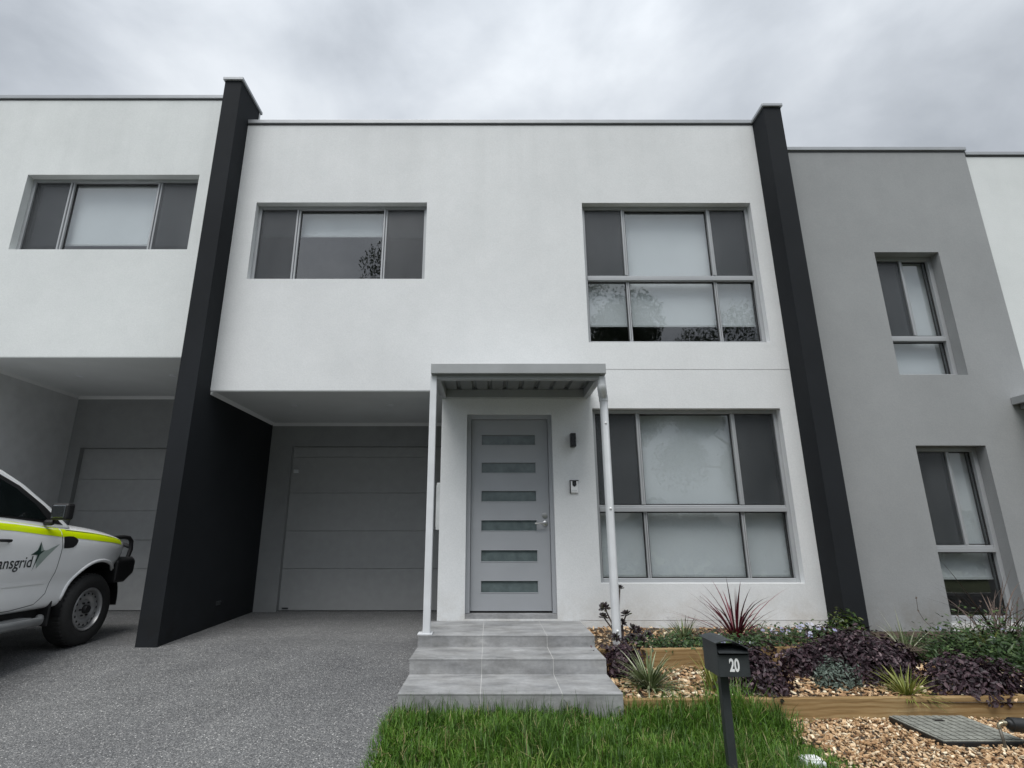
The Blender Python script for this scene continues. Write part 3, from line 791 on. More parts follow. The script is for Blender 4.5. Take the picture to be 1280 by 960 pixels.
def leaf(m, p, nrm, s, rnd, r, asp=.55):
    """one folded leaf: two halves hinged on the midrib"""
    n = Vector(nrm).normalized(); a = n.cross(Vector((r.uniform(-1, 1), r.uniform(-1, 1), r.uniform(-1, 1))))
    if a.length < 1e-3: a = Vector((1, 0, 0))
    a.normalize(); b = n.cross(a)
    w = s * asp * .5; p = Vector(p)
    m.add([p - a * s * .5, p - a * s * .12 + b * w + n * w * .35, p + a * s * .22 + b * w * .8 + n * w * .3, p + a * s * .5, p + a * s * .22 - b * w * .8 + n * w * .3, p - a * s * .12 - b * w + n * w * .35],
          [(0, 1, 2, 3), (0, 3, 4, 5)], 0, rnd)

def mound(m, cx, cy, cz, rx, ry, rz, n, ls, r, asp=.55, lump=.19, inner=.35, seedph=0.):
    ph = [r.uniform(0, 6.28) for _ in range(6)]
    for i in range(n):
        u = r.uniform(-.12, 1); az = r.uniform(0, 6.283); c = math.sqrt(max(0, 1 - u * u))
        k = 1 + lump * (math.sin(3 * az + ph[0] + 2 * u) * .5 + math.sin(5 * az + ph[1] - 4 * u) * .35 + math.sin(8 * az + ph[2]) * .25 + math.sin(9 * u + ph[3]) * .25)
        k *= r.uniform(1 - inner, 1.04)
        p = (cx + rx * c * math.cos(az) * k, cy + ry * c * math.sin(az) * k, cz + rz * u * k)
        nn = Vector((c * math.cos(az), c * math.sin(az), u + .35)) + Vector((r.gauss(0, .45), r.gauss(0, .45), r.gauss(0, .35)))
        leaf(m, p, nn, ls * r.uniform(.6, 1.2), min(1, max(0, r.gauss(.48, .26))), r, asp)

def stems(x, y, z, rx, rz, n, r, parent):
    m = MB()
    for i in range(n):
        az = r.uniform(0, 6.283); q = r.uniform(.3, .85)
        m.tube([(x, y, z - .03), (x + math.cos(az) * rx * q * .4, y + math.sin(az) * rx * q * .4, z + rz * .4), (x + math.cos(az) * rx * q, y + math.sin(az) * rx * q, z + rz * .8 * (1 - q * .5))], [.008, .006, .003], 5)
    m.build('stem', M['dry'], parent)

def shrub(name, x, y, z, rx, ry, rz, n, ls, mat, label, cat='shrub', group=None, asp=.55, parts=1, inner=.4):
    r = random.Random(int(x * 577 + y * 313)); m = MB()
    mound(m, x, y, z, rx, ry, rz, n, ls, r, asp, inner=inner)
    for k in range(parts):           # uneven outgrowths
        az = r.uniform(0, 6.283)
        mound(m, x + math.cos(az) * rx * .5, y + math.sin(az) * ry * .4, z + rz * r.uniform(.15, .42), rx * .5, ry * .5, rz * .55, n // 5, ls, r, asp, inner=inner)
    o = m.build(name, mat, base=(x, y, z)); tag(o, label, cat, group)
    stems(x, y, z, rx, rz, 9, r, o)
    return o

PG = 'purple leaved shrubs in the garden bed'; TG = 'strappy tussocks in the garden beds'
shrub('purple_shrub', 2.04, 4.70, .33, .33, .24, .31, 2600, .041, M['purple'], 'dark purple shrub right behind the mailbox', group=PG)
shrub('purple_shrub', 3.10, 5.08, .34, .50, .34, .37, 4600, .041, M['purple'], 'largest dark purple shrub, in front of the right charcoal wall', group=PG, parts=3)
shrub('purple_shrub', 3.74, 4.70, .32, .40, .26, .26, 3000, .041, M['purple'], 'dark purple shrub hanging over the right end of the front sleeper', group=PG)
shrub('purple_shrub', 2.72, 5.14, .36, .26, .20, .22, 1000, .044, M['purple'], 'low purple shrub behind the grey green one', group=PG)
shrub('grey_shrub', 2.74, 4.78, .33, .19, .15, .22, 900, .036, M['greyleaf'], 'low grey green shrub between the purple ones', asp=.35)
shrub('box_bush', 3.52, 5.84, .50, .20, .17, .26, 700, .05, M['darkgreen'], 'small glossy green bush at the foot of the right charcoal wall', cat='bush')
for (x, y, z, n, L, W, lab) in ((1.24, 4.72, .35, 130, .40, .014, 'grey striped tussock beside the lowest step'),
                               (1.88, 5.78, .50, 80, .34, .014, 'striped tussock against the wall under the big window'),
                               (2.72, 6.05, .51, 34, .24, .012, 'small tussock by the wall right of the red plant'),
                               (3.06 + .10, 4.60, .35, 0, .3, .014, '')):
    if n: tussock('tussock_grass', x, y, z, int(n * 1.5), L, W, M['liriope'], lab, 'grass tussock', TG)
tussock('tussock_grass', 3.14, 4.58, .32, 120, .30, .015, M['limegrass'], 'lime green tussock just behind the front sleeper', 'grass tussock', TG)
tussock('tussock_grass', 1.72, 4.66, .34, 70, .34, .011, M['limegrass'], 'yellowish upright tussock left of the mailbox', 'grass tussock', TG, lean=(.02, .5), droop=(.1, .7))
tussock('tussock_grass', 4.62, 5.55, .40, 60, .34, .013, M['limegrass'], 'thin tussock by the foot of the grey wall', 'grass tussock', TG, lean=(.02, .6), droop=(.1, .7))
tussock('tussock_grass', 3.92, 5.62, .42, 40, .46, .012, M['liriope'], 'pale wispy tussock between the two right purple shrubs', 'grass tussock', TG, lean=(.02, .9), droop=(.1, .8))
tussock('red_cordyline', 2.40, 5.78, .50, 92, .80, .020, M['cordyline'], 'dark red spiky plant standing under the big window', 'spiky plant', lean=(.02, 1.35), droop=(.3, 1.25), r0=.03)

# trailing ground cover with pale flowers
def groundcover(pts, n, ls, mat, label, flowers, seed, name='ground_cover', asp=.6):
    r = random.Random(seed); m = MB()
    for i in range(n):
        (x, y, z, sx, sy, sz) = r.choice(pts)
        p = (x + r.gauss(0, sx), y + r.gauss(0, sy), z + abs(r.gauss(0, sz)))
        leaf(m, p, (r.gauss(0, .5), r.gauss(-.3, .5), 1), ls * r.uniform(.6, 1.3), min(1, max(0, r.gauss(.45, .27))), r, asp)
    o = m.build(name, mat); tag(o, label, 'ground cover', 'ground cover plants')
    if flowers:
        for i in range(flowers):
            f = MB()
            (x, y, z, sx, sy, sz) = r.choice(pts[-max(1, len(pts) // 2):])
            c_ = Vector((x + r.gauss(0, sx), y + r.gauss(0, sy * .8) - .02, z + sz * r.uniform(1.0, 2.0)))
            rn = r.random()
            for k in range(5):
                a = k * 1.2566 + r.random(); q = .013
                d_ = Vector((math.cos(a), math.sin(a) * .8 - .25, math.sin(a) * .5 + .1)) * q
                leaf(f, c_ + d_, (0, -.7, .7), .024, rn, r, .75)
            f.build('flower', M['petal'], o)
    return o
groundcover([(1.55, 5.55, .50, .13, .10, .04), (1.85, 5.50, .50, .15, .10, .045), (2.1, 5.52, .50, .14, .1, .04), (2.2, 5.38, .47, .1, .05, .05)], 1500, .034, M['green'], 'low green ground cover along the upper sleeper, left of the red plant', 5, 3)
groundcover([(2.35, 5.45, .50, .12, .08, .05), (2.65, 5.62, .50, .15, .12, .05), (2.9, 5.75, .51, .16, .12, .05), (3.2, 5.85, .51, .16, .1, .06)], 1900, .034, M['green'], 'green ground cover with pale lilac flowers right of the red plant', 24, 5)
groundcover([(2.95, 5.36, .46, .10, .05, .06), (2.86, 5.28, .40, .08, .04, .06)], 700, .032, M['green'], 'trailing green plant hanging over the upper sleeper end', 8, 6, name='trailing_plant')
groundcover([(4.55, 5.20, .38, .2, .16, .13), (4.85, 5.15, .38, .22, .18, .16), (5.3, 5.1, .38, .25, .2, .16), (4.65, 5.6, .42, .25, .14, .12), (5.7, 5.2, .38, .3, .2, .16)], 5200, .05, M['green'], 'broad leafy green ground cover in front of the grey bay', 6, 8, asp=.42)

groundcover([(1.12, 5.25, .45, .075, .028, .045), (1.18, 5.25, .45, .075, .028, .045)], 900, .04, M['purple'], 'dark trailing plant spilling over the upper sleeper beside the steps', 0, 12, name='trailing_plant')
groundcover([(4.05, 5.45, .38, .10, .16, .05), (4.2, 5.8, .43, .12, .16, .05), (4.42, 5.5, .40, .12, .18, .06), (4.6, 5.9, .45, .16, .12, .06)], 1500, .042, M['green'], 'low green ground cover between the right charcoal wall and the grey bay', 0, 14, asp=.42)

# near-black rosettes by the downpipe
r = random.Random(5)
suc = empty('dark_succulent', (1.25, 5.7, .48), 'near black branching succulent around the foot of the downpipe', 'succulent')
st = MB()
for (x, y, z, sc) in ((1.12, 5.76, .80, .062), (1.10, 5.74, .72, .05), (1.29, 5.80, .98, .045), (1.33, 5.76, .74, .058), (1.28, 5.74, .67, .05), (1.37, 5.70, .62, .05), (1.24, 5.68, .60, .045), (1.42, 5.72, .60, .05), (1.34, 5.60, .56, .055), (1.18, 5.68, .62, .045), (1.16, 5.50, .57, .05), (1.42, 5.58, .55, .055), (1.50, 5.64, .57, .05), (1.28, 5.54, .55, .05), (1.22, 5.60, .55, .05)):
    m = MB(); ax = Vector((r.gauss(0, .4), -.55 + r.gauss(0, .25), .8)).normalized()
    e1 = ax.cross(Vector((1, .2, .1))).normalized(); e2 = ax.cross(e1); c_ = Vector((x, y, z))
    for k in range(22):
        a_ = k * 2.4; up_ = 1.15 - 1.1 * k / 22; d_ = (e1 * math.cos(a_) + e2 * math.sin(a_)) * math.cos(up_) + ax * math.sin(up_)
        sd_ = ax.cross(d_).normalized(); L_ = sc * (.55 + .5 * k / 22); w_ = L_ * .24; nn = d_.cross(sd_) * L_ * .08
        q = c_ + d_ * L_ * .12
        m.add([q, q + d_ * L_ * .5 + sd_ * w_, q + d_ * L_ * .8 + sd_ * w_ * .9, q + d_ * L_, q + d_ * L_ * .8 - sd_ * w_ * .9, q + d_ * L_ * .5 - sd_ * w_, q + d_ * L_ * .6 + nn],
              [(0, 1, 6), (1, 2, 6), (2, 3, 6), (3, 4, 6), (4, 5, 6), (5, 0, 6)], 0, r.random())
    m.build('rosette', M['aeonium'], suc)
    st.tube([(1.25 + (x - 1.25) * .45, 5.70, .47), ((x + 1.25) / 2 + r.uniform(-.02, .02), y, (.5 + z) / 2), (x, y, z)], [.010, .008, .007], 6)
st.build('stem', M['dry'], suc)
shrub('dark_shrub', 1.12, 5.04, .38, .17, .15, .19, 420, .045, M['purple'], 'very dark low shrub at the side of the middle step', asp=.5)
# dry strappy plant at the grey bay window
m = MB(); r = random.Random(9)
for i in range(64):
    az = r.choice([r.gauss(3.1, .7), r.gauss(.1, .7), r.uniform(0, 6.28)])
    blade(m, (4.92 + r.gauss(0, .06), 5.72 + r.gauss(0, .04), .44), az, r.uniform(.15, 1.0), r.uniform(.45, .95), r.uniform(.008, .022), r.uniform(.2, 1.3), r.random(), 7, r.uniform(-.5, .5))
for i in range(26):
    x = 4.85 + r.gauss(0, .3); pts = [(x, 5.7 + r.gauss(0, .08), .45)]
    for k in range(4): pts.append((pts[-1][0] + r.gauss(0, .05), pts[-1][1] + r.gauss(-.01, .03), pts[-1][2] + r.uniform(.04, .13)))
    m.tube(pts, .0025, 4)
    for k in range(5):
        q = pts[r.randint(1, 4)]; leaf(m, q, (0, -1, .3), .028, r.random(), r)
o = m.build('dry_strap_plant', M['dry'], base=(5.12, 5.72, .44)); tag(o, 'half dry strappy plant with bare twigs under the lower grey bay window', 'plant')

# mulch: loose bark chips over the beds
def chips():
    r = np.random.RandomState(4); m_v = []; m_f = []; m_r = []
    def scatter(n, x0, x1, y0, y1, f, smin=.016, smax=.05, keep=None):
        for i in range(n):
            x = r.uniform(x0, x1); y = r.uniform(y0, y1)
            if keep and not keep(x, y): continue
            z = f(x, y) + r.uniform(.0, .020)
            L = r.uniform(smin, smax); W = L * r.uniform(.35, .75); T = r.uniform(.003, .008)
            a = r.uniform(0, 6.283); tx = r.normal(0, .32); ty = r.normal(0, .32)
            ca, sa = math.cos(a), math.sin(a)
            base = [(-.5, -.35), (-.1, -.5), (.42, -.4), (.5, .2), (.1, .5), (-.45, .4)]
            o = len(m_v)
            for zz in (0, T):
                for (p, q) in base:
                    p2 = p * L * r.uniform(.8, 1.1); q2 = q * W * r.uniform(.8, 1.1)
                    m_v.append((x + p2 * ca - q2 * sa, y + p2 * sa + q2 * ca, z + zz + p2 * tx + q2 * ty))
            m_f.append(tuple(o + k for k in (6, 7, 8, 9, 10, 11)))
            for k in range(6): m_f.append((o + k, o + (k + 1) % 6, o + 6 + (k + 1) % 6, o + 6 + k))
            m_r.extend([float(np.clip(r.normal(.63, .25), 0, 1))] * 12)
    scatter(3600, .96, 3.93, 4.47, 5.38, lowbed)
    scatter(1400, .96, 3.62, 5.42, 6.28, upbed)
    scatter(1200, 3.98, 6.3, 4.5, 5.4, lambda x, y: .30 + (y - 4.47) * .10)
    scatter(12500, 1.80, 4.6, 3.05, 4.44, frontbed, .012, .033, lambda x, y: x > 1.98 + .10 * math.sin(y * 7) + r.normal(0, .07) and not (2.86 < x < 3.375 and 3.91 < y < 4.385))
    scatter(900, 4.6, 6.3, 3.05, 4.44, frontbed, .014, .045)
    m = MB(); m.v = m_v; m.f = m_f; m.r = m_r; m.mi = [0] * len(m_f)
    o = m.build('mulch', M['mulch'], base=(2.5, 4.5, .3)); tag(o, 'loose tan bark chips covering the garden beds', 'mulch', kind='stuff')
chips()

# lawn blades
def lawn():
    r = np.random.RandomState(8); V = []; F = []; RN = []
    def edge(y): return 1.98 + .05 * math.sin(y * 9) + .04 * math.sin(y * 23)
    cnt = 0
    def put(x, y, h, w, rn, lean, az):
        o = len(V); z = lawnz(x, y) - .015
        dx, dy = math.cos(az), math.sin(az); sx, sy = -dy * w * .5, dx * w * .5
        pts = []
        th = lean * .25; px, py, pz = x, y, z
        for i in range(4):
            k = (1, .9, .6, 0)[i]
            if i < 3: V.append((px - sx * k, py - sy * k, pz)); V.append((px + sx * k, py + sy * k, pz))
            else: V.append((px, py, pz))
            s = h / 3; px += dx * math.sin(th) * s; py += dy * math.sin(th) * s; pz += math.cos(th) * s; th += lean * .75
        F.extend([(o, o + 1, o + 3, o + 2), (o + 2, o + 3, o + 5, o + 4), (o + 4, o + 5, o + 6)]); RN.extend([rn] * 7)
    clump = [(r.uniform(-.7, 2.0), r.uniform(2.6, 4.36), r.uniform(.6, 1.25), r.uniform(-.27, .22)) for _ in range(300)]
    ca = np.array(clump)
    n = 0
    while n < 46000:
        x = r.uniform(-.72, 2.12); y = r.uniform(2.55, 4.40)
        if x < -.70 or x > edge(y) + abs(r.normal(0, .06)): continue
        if x < .95 and y > 4.352: continue
        d = (ca[:, 0] - x) ** 2 + (ca[:, 1] - y) ** 2; c = ca[d.argmin()]
        h = r.uniform(.075, .165) * c[2]
        if r.rand() < .06: h *= 1.5
        if x > .95 and y > 4.0: h *= 1.25 + 1.6 * (y - 4.0)
        h *= .9 + .35 * math.sin(x * 3.1 + y * 2.0) * math.sin(y * 3.7 - x)
        rn = float(np.clip(r.normal(.42 + c[3], .2), 0, .95))
        if r.rand() < .055: rn = 1.0
        put(x, y, h, r.uniform(.0035, .0085), rn, r.uniform(.1, 1.35), r.uniform(0, 6.283)); n += 1
    for k in range(420):      # runners over the drive edge and along the bark
        y = r.uniform(2.6, 4.34); put(-.70 - abs(r.normal(0, .018)), y, r.uniform(.05, .11), .005, .25 + .4 * r.rand(), r.uniform(.3, 1.0), math.pi + r.normal(0, .7))
    for k in range(260):      # seed stems against the lowest step
        x = r.uniform(-.65, .95); put(x, 4.345, r.uniform(.10, .20), .0035, r.uniform(.1, .6), r.uniform(.1, .7), r.uniform(0, 6.28))
    for k in range(340):
        x = r.uniform(1.95, 2.5); y = r.uniform(3.3, 4.4)
        if r.rand() < math.exp(-(x - 1.95) * 7): put(x, y, r.uniform(.04, .09), .005, r.uniform(.3, .8), r.uniform(.2, .9), r.uniform(0, 6.28))
    m = MB(); m.v = V; m.f = F; m.r = RN; m.mi = [0] * len(F)
    o = m.build('grass', M['grass'], base=(.6, 3.6, .2)); tag(o, 'lush long green grass in front of the steps', 'grass', kind='stuff')
lawn()

# ------------------------------------------------------------------ work ute (its nose to the left garage)
S = .92; TX, TY, TZ = -5.045, 6.085, .408          # front axle centre on the drive
ute = empty('work_ute', (TX, TY, TZ), 'white work ute with a yellow stripe and black bull bar, nose into the left carport', 'ute')
def W(x, y, z): return (TX + x * S, TY + y * S, TZ + z * S)
class TB(MB):
    def add(s, verts, faces, mi=0, rnd=None): super().add([W(*p) for p in verts], faces, mi, rnd)
st_y = [-2.66, -2.2, -1.7, -1.2, -.8, -.55, -.3, 0., .25, .42, .51, .58, .63]
z_ed = [1.36, 1.36, 1.355, 1.325, 1.285, 1.262, 1.243, 1.215, 1.185, 1.150, 1.11, 1.05, .97]
z_ce = [1.36, 1.36, 1.36, 1.34, 1.325, 1.33, 1.335, 1.32, 1.285, 1.24, 1.18, 1.11, 1.01]
hwid = [.905, .915, .92, .925, .925, .928, .94, .95, .945, .92, .87, .79, .68]
prof = [(.0, .0), (.82, .0), (.925, .05), (.952, .18), (.945, .34), (.985, .45), (.992, .58), (1.0, .74), (.985, .86), (.955, .95), (.90, 1.0)]
tb = TB(); vs = []; npf = None
for y, ze, zc, hw_ in zip(st_y, z_ed, z_ce, hwid):
    zb_ = float(np.interp(y, [.2, .42, .52, .9], [.42, .74, .86, .86]))
    half = [(hw_ * px_, zb_ + (ze - zb_) * pz_) for px_, pz_ in prof]
    half += [(hw_ * .70, ze + (zc - ze) * .62), (hw_ * .35, ze + (zc - ze) * .92), (0, zc)]
    full = half + [(-x, z) for x, z in reversed(half[1:-1])]
    npf = len(full); vs += [(x, y, z) for x, z in full]
fs = []
for i in range(len(st_y) - 1):
    for k in range(npf):
        fs.append((i * npf + k, i * npf + (k + 1) % npf, (i + 1) * npf + (k + 1) % npf, (i + 1) * npf + k))
fs += [tuple(range(npf)), tuple(range((len(st_y) - 1) * npf, len(st_y) * npf))[::-1]]
tb.add(vs, fs)
body = tb.build('body', M['carpaint'], ute, smooth=True)
sd = body.modifiers.new('sub', 'SUBSURF'); sd.levels = 2; sd.render_levels = 2
cut = TB(); cut.lathe([(.001, -1.2), (.455, -1.2), (.455, 1.2), (.001, 1.2)], (0, .045, .43), 'x', 40)
cuto = cut.build('arch_cutter', M['carblack'], ute)
bo = body.modifiers.new('arch', 'BOOLEAN'); bo.operation = 'DIFFERENCE'; bo.object = cuto; bo.solver = 'EXACT'
dg = bpy.context.evaluated_depsgraph_get()
nm = bpy.data.meshes.new_from_object(body.evaluated_get(dg))
body.modifiers.clear(); body.data = nm
bpy.data.objects.remove(cuto)
nm.polygons.foreach_set('use_smooth', [True] * len(nm.polygons)); nm.set_sharp_from_angle(angle=R(38))
bvh = BVHTree.FromPolygons([v.co.copy() + Vector((TX, TY, TZ)) for v in nm.vertices], [tuple(p.vertices) for p in nm.polygons])
def onside(y, z, off=.003):
    """point of the right flank at local (y, z), off metres proud of it"""
    w = W(1.4, y, z); hit = bvh.ray_cast(Vector(w), Vector((-1, 0, 0)), 1.6)
    x = hit[0].x if hit[0] else W(.9, y, z)[0]
    return (x + off, w[1], w[2])
def patch(name, mat, ylist, zlow, zhigh, nz=3, off=.003):
    m = MB(); vs = []
    for y, a, b in zip(ylist, zlow, zhigh):
        for k in range(nz + 1): vs.append(onside(y, a + (b - a) * k / nz, off))
    n = nz + 1
    m.add(vs, [(i * n + k, (i + 1) * n + k, (i + 1) * n + k + 1, i * n + k + 1) for i in range(len(ylist) - 1) for k in range(nz)])
    return m.build(name, mat, ute, smooth=True)
def seam(name, pts, w=.007, mat=None):
    m = MB(); P = []
    for (a, b) in zip(pts, pts[1:]):
        n = max(2, int(math.hypot(b[0] - a[0], b[1] - a[1]) / .05))
        P += [(a[0] + (b[0] - a[0]) * i / n, a[1] + (b[1] - a[1]) * i / n) for i in range(n)]
    P.append(pts[-1]); vs = []
    for i, p in enumerate(P):
        q0 = P[max(0, i - 1)]; q1 = P[min(len(P) - 1, i + 1)]; d = Vector((q1[0] - q0[0], q1[1] - q0[1])).normalized()
        vs += [onside(p[0] - d.y * w / 2, p[1] + d.x * w / 2, .002), onside(p[0] + d.y * w / 2, p[1] - d.x * w / 2, .002)]
    m.add(vs, [(2 * i, 2 * i + 1, 2 * i + 3, 2 * i + 2) for i in range(len(P) - 1)])
    return m.build(name, mat or M['seam'], ute)
ys = [-2.6 + .1 * i for i in range(33)]
def belt(y):
    return float(np.interp(y, st_y, z_ed))
patch('stripe', M['caryellow'], [y for y in ys if y < -.60], [belt(y) - .105 for y in ys if y < -.60], [belt(y) - .018 for y in ys if y < -.60])
y2 = [-.59 + .075 * i for i in range(14)]
patch('stripe', M['caryellow'], y2, [belt(y) - .105 + .03 * max(0, y) for y in y2], [belt(y) - .020 - .025 * max(0, y + .1) for y in y2])
seam('door_gap', [(-.60, 1.22), (-.585, 1.05), (-.60, .80), (-.64, .60), (-.74, .505), (-1.0, .475), (-2.2, .475)])
seam('door_gap', [(-1.75, 1.25), (-1.75, .9), (-1.78, .55)])
seam('bonnet_gap', [(-.52, 1.232), (-.3, 1.215), (0, 1.188), (.3, 1.14), (.45, 1.10), (.53, 1.06)], .008)
patch('fender_vent', M['carblack'], [-.57, -.50, -.44, -.40, -.375], [1.045, 1.045, 1.05, 1.075, 1.11], [1.165, 1.168, 1.165, 1.15, 1.13], 2, .006)
patch('lower_door_mark', M['carpaint'], [-2.1, -1.4, -.68], [.70, .70, .70], [.745, .745, .745], 2, .006)
# arch lip and liner
m = TB(); A = [R(a) for a in range(44, 172, 6)]
lip = MB(); pts = []
for a in A: pts.append(onside(.045 + .466 * math.cos(a), .43 + .466 * math.sin(a), -.008))
lip.tube(pts, .020, 8); lip.build('arch_lip', M['carpaint'], ute, smooth=True)
liner = TB(); liner.lathe([(.452, -.93), (.452, -.30), (.452, .30), (.452, .90)], (0, .045, .43), 'x', 40)
vv = MB(); vv.v = [p for p in liner.v]; vv.f = [f for f in liner.f if all(liner.v[i][2] > TZ + .30 * S for i in f)]; vv.mi = [0] * len(vv.f); vv.r = liner.r
vv.build('arch_liner', M['carblack'], ute)
under = TB(); under.box(-.75, .75, -4.2, .55, .34, .62); under.box(-.55, .55, -.5, .5, .40, .75); under.build('chassis', M['carblack'], ute)
# mud flap behind the front wheel
fl_ = TB(); fl_.box(.66, .87, -.525, -.495, .27, .60); fl_.build('mud_flap', M['carblack'], ute, bevel=.01)
# cabin
cab = [(-.40, 1.245), (-.68, 1.475), (-1.00, 1.685), (-1.24, 1.80), (-1.48, 1.86), (-1.85, 1.885), (-2.25, 1.875), (-2.56, 1.82), (-2.68, 1.65), (-2.68, 1.245)]
def tumble(z): return .855 - (z - 1.245) / .55 * .17
tb = TB(); n = len(cab)
tb.add([(tumble(z), y, z) for y, z in cab] + [(-tumble(z), y, z) for y, z in cab],
       [tuple(range(n)), tuple(range(n, 2 * n))[::-1]] + [(i, i + n, (i + 1) % n + n, (i + 1) % n) for i in range(n)])
tb.build('cabin', M['carpaint'], ute, bevel=.022, smooth=True, autos=35)
def flank(poly, off=.006):
    m = TB(); n = len(poly)
    m.add([(tumble(z) + off, y, z) for y, z in poly] + [(tumble(z) + off - .012, y, z) for y, z in poly],
          [tuple(range(n)), tuple(range(n, 2 * n))[::-1]] + [(i, i + n, (i + 1) % n + n, (i + 1) % n) for i in range(n)])
    return m
flank([(-.54, 1.285), (-.77, 1.475), (-1.06, 1.66), (-1.31, 1.765), (-1.53, 1.80), (-2.50, 1.80), (-2.60, 1.36), (-1.7, 1.365), (-1.2, 1.338)], .004).build('window_trim', M['carblack'], ute)
flank([(-.74, 1.33), (-.88, 1.48), (-1.11, 1.63), (-1.34, 1.732), (-1.55, 1.768), (-1.70, 1.774), (-1.70, 1.382), (-1.2, 1.36)], .010).build('side_window', M['carglass'], ute)
flank([(-1.80, 1.382), (-1.80, 1.774), (-2.44, 1.774), (-2.53, 1.382)], .010).build('side_window', M['carglass'], ute)
ws = TB(); ws.add([(.74, -.46, 1.31), (-.74, -.46, 1.31), (-.62, -1.08, 1.722), (.62, -1.08, 1.722)], [(0, 1, 2, 3)])
ws.v = [(p[0], p[1] + .006, p[2] + .012) for p in ws.v]
wo = ws.build('windscreen', M['carglass'], ute); md = wo.modifiers.new('t', 'SOLIDIFY'); md.thickness = .006
# seat and wheel shapes show faintly through the glass in the photo: kept as dark cabin trim
# mirror
for sx in (1, -1):
    mm_ = TB(); mm_.box(sx * .93, sx * 1.11, -.86, -.75, 1.33, 1.50); mm_.box(sx * .84, sx * .95, -.82, -.77, 1.275, 1.335)
    mo_ = mm_.build('mirror', M['carblack'], ute, bevel=.04)
    mg = TB(); mg.box(sx * .955, sx * 1.085, -.868, -.8605, 1.355, 1.475); mg.build('mirror_glass', M['mirrorglass'], mo_, bevel=.003)
# door handle, side step
hd = MB(); a = onside(-1.47, 1.13, .0); b_ = onside(-1.26, 1.125, .0)
hd.tube([(a[0], a[1], a[2]), (a[0] + .035, a[1] + .02, a[2] + .004), (b_[0] + .035, b_[1] - .02, b_[2] + .004), (b_[0], b_[1], b_[2])], .013, 8)
hd.build('door_handle', M['carblack'], ute, smooth=True)
M['steptube'] = simple('grey_step_tube', (.34, .35, .355), .4, .6)
for sx in (1, -1):
    ss_ = TB()
    ss_.tube([(sx * .80, -2.55, .37), (sx * .93, -2.45, .345), (sx * .94, -.72, .345), (sx * .86, -.62, .36)], .040, 10)
    ss_.box(sx * .80, sx * .92, -2.3, -.8, .360, .388)
    ss_.build('side_step', M['steptube'], ute, smooth=True, autos=40)
# tub behind the cab
tub = TB(); tub.box(-.90, .90, -4.35, -2.72, .55, 1.24); tub.build('tub', M['carpaint'], ute, bevel=.05)
tl = TB()
for sx in (1, -1): tl.box(sx * .74, sx * .89, -4.372, -4.352, .80, 1.15)
tl.build('tail_lamp', simple('red_lens', (.35, .01, .01), .1), ute)
rb = TB(); rb.box(-.85, .85, -4.52, -4.37, .48, .66); rb.build('rear_bumper', M['carblack'], ute, bevel=.03)
# bumper and bull bar
bp = TB(); n_ = []
prf = [(.34, .62), (.34, .895), (.66, .915), (.72, .88), (.71, .72), (.56, .62)]
secs = [(-.945, -.05), (-.90, .0), (-.4, .06), (.4, .06), (.90, .0), (.945, -.05)]
vs = []
for (x, dy) in secs:
    fx = .88 if abs(x) > .92 else 1.0
    vs += [(x, (y + dy if y > .5 else y), .73 + (z - .73) * fx) for y, z in prf]
k_ = len(prf)
bp.add(vs, [(i * k_ + q, i * k_ + (q + 1) % k_, (i + 1) * k_ + (q + 1) % k_, (i + 1) * k_ + q) for i in range(len(secs) - 1) for q in range(k_)] + [tuple(range(k_)), tuple(range((len(secs) - 1) * k_, len(secs) * k_))[::-1]])
bp.build('front_bumper', M['carblack'], ute, bevel=.02)
bb = TB()
for sx in (1, -1):
    bb.tube([(sx * .84, .66, .90), (sx * .845, .69, 1.0), (sx * .84, .685, 1.10), (sx * .825, .65, 1.145), (sx * .80, .58, 1.155), (sx * .74, .46, 1.145)], .026, 10)
    bb.tube([(sx * .40, .79, .88), (sx * .40, .81, 1.11)], .026, 10)
bb.tube([(-.84, .69, 1.03), (-.70, .775, 1.06), (-.40, .81, 1.08), (.40, .81, 1.08), (.70, .775, 1.06), (.84, .69, 1.03)], .026, 10)
bb.build('bull_bar', M['carblack'], ute, smooth=True, autos=50)
for sx in (1, -1):
    hl = TB(); hl.add([(sx * .58, .56, 1.10), (sx * .80, .49, 1.11), (sx * .88, .42, 1.11), (sx * .90, .43, .98), (sx * .80, .56, .94), (sx * .58, .63, .94)], [(0, 1, 4, 5), (1, 2, 3, 4)])
    q = hl.build('headlight', M['lamp'], ute); md = q.modifiers.new('t', 'SOLIDIFY'); md.thickness = .03
gr_ = TB(); gr_.box(-.52, .52, .62, .65, .80, 1.02); gr_.build('grille', M['carblack'], ute)
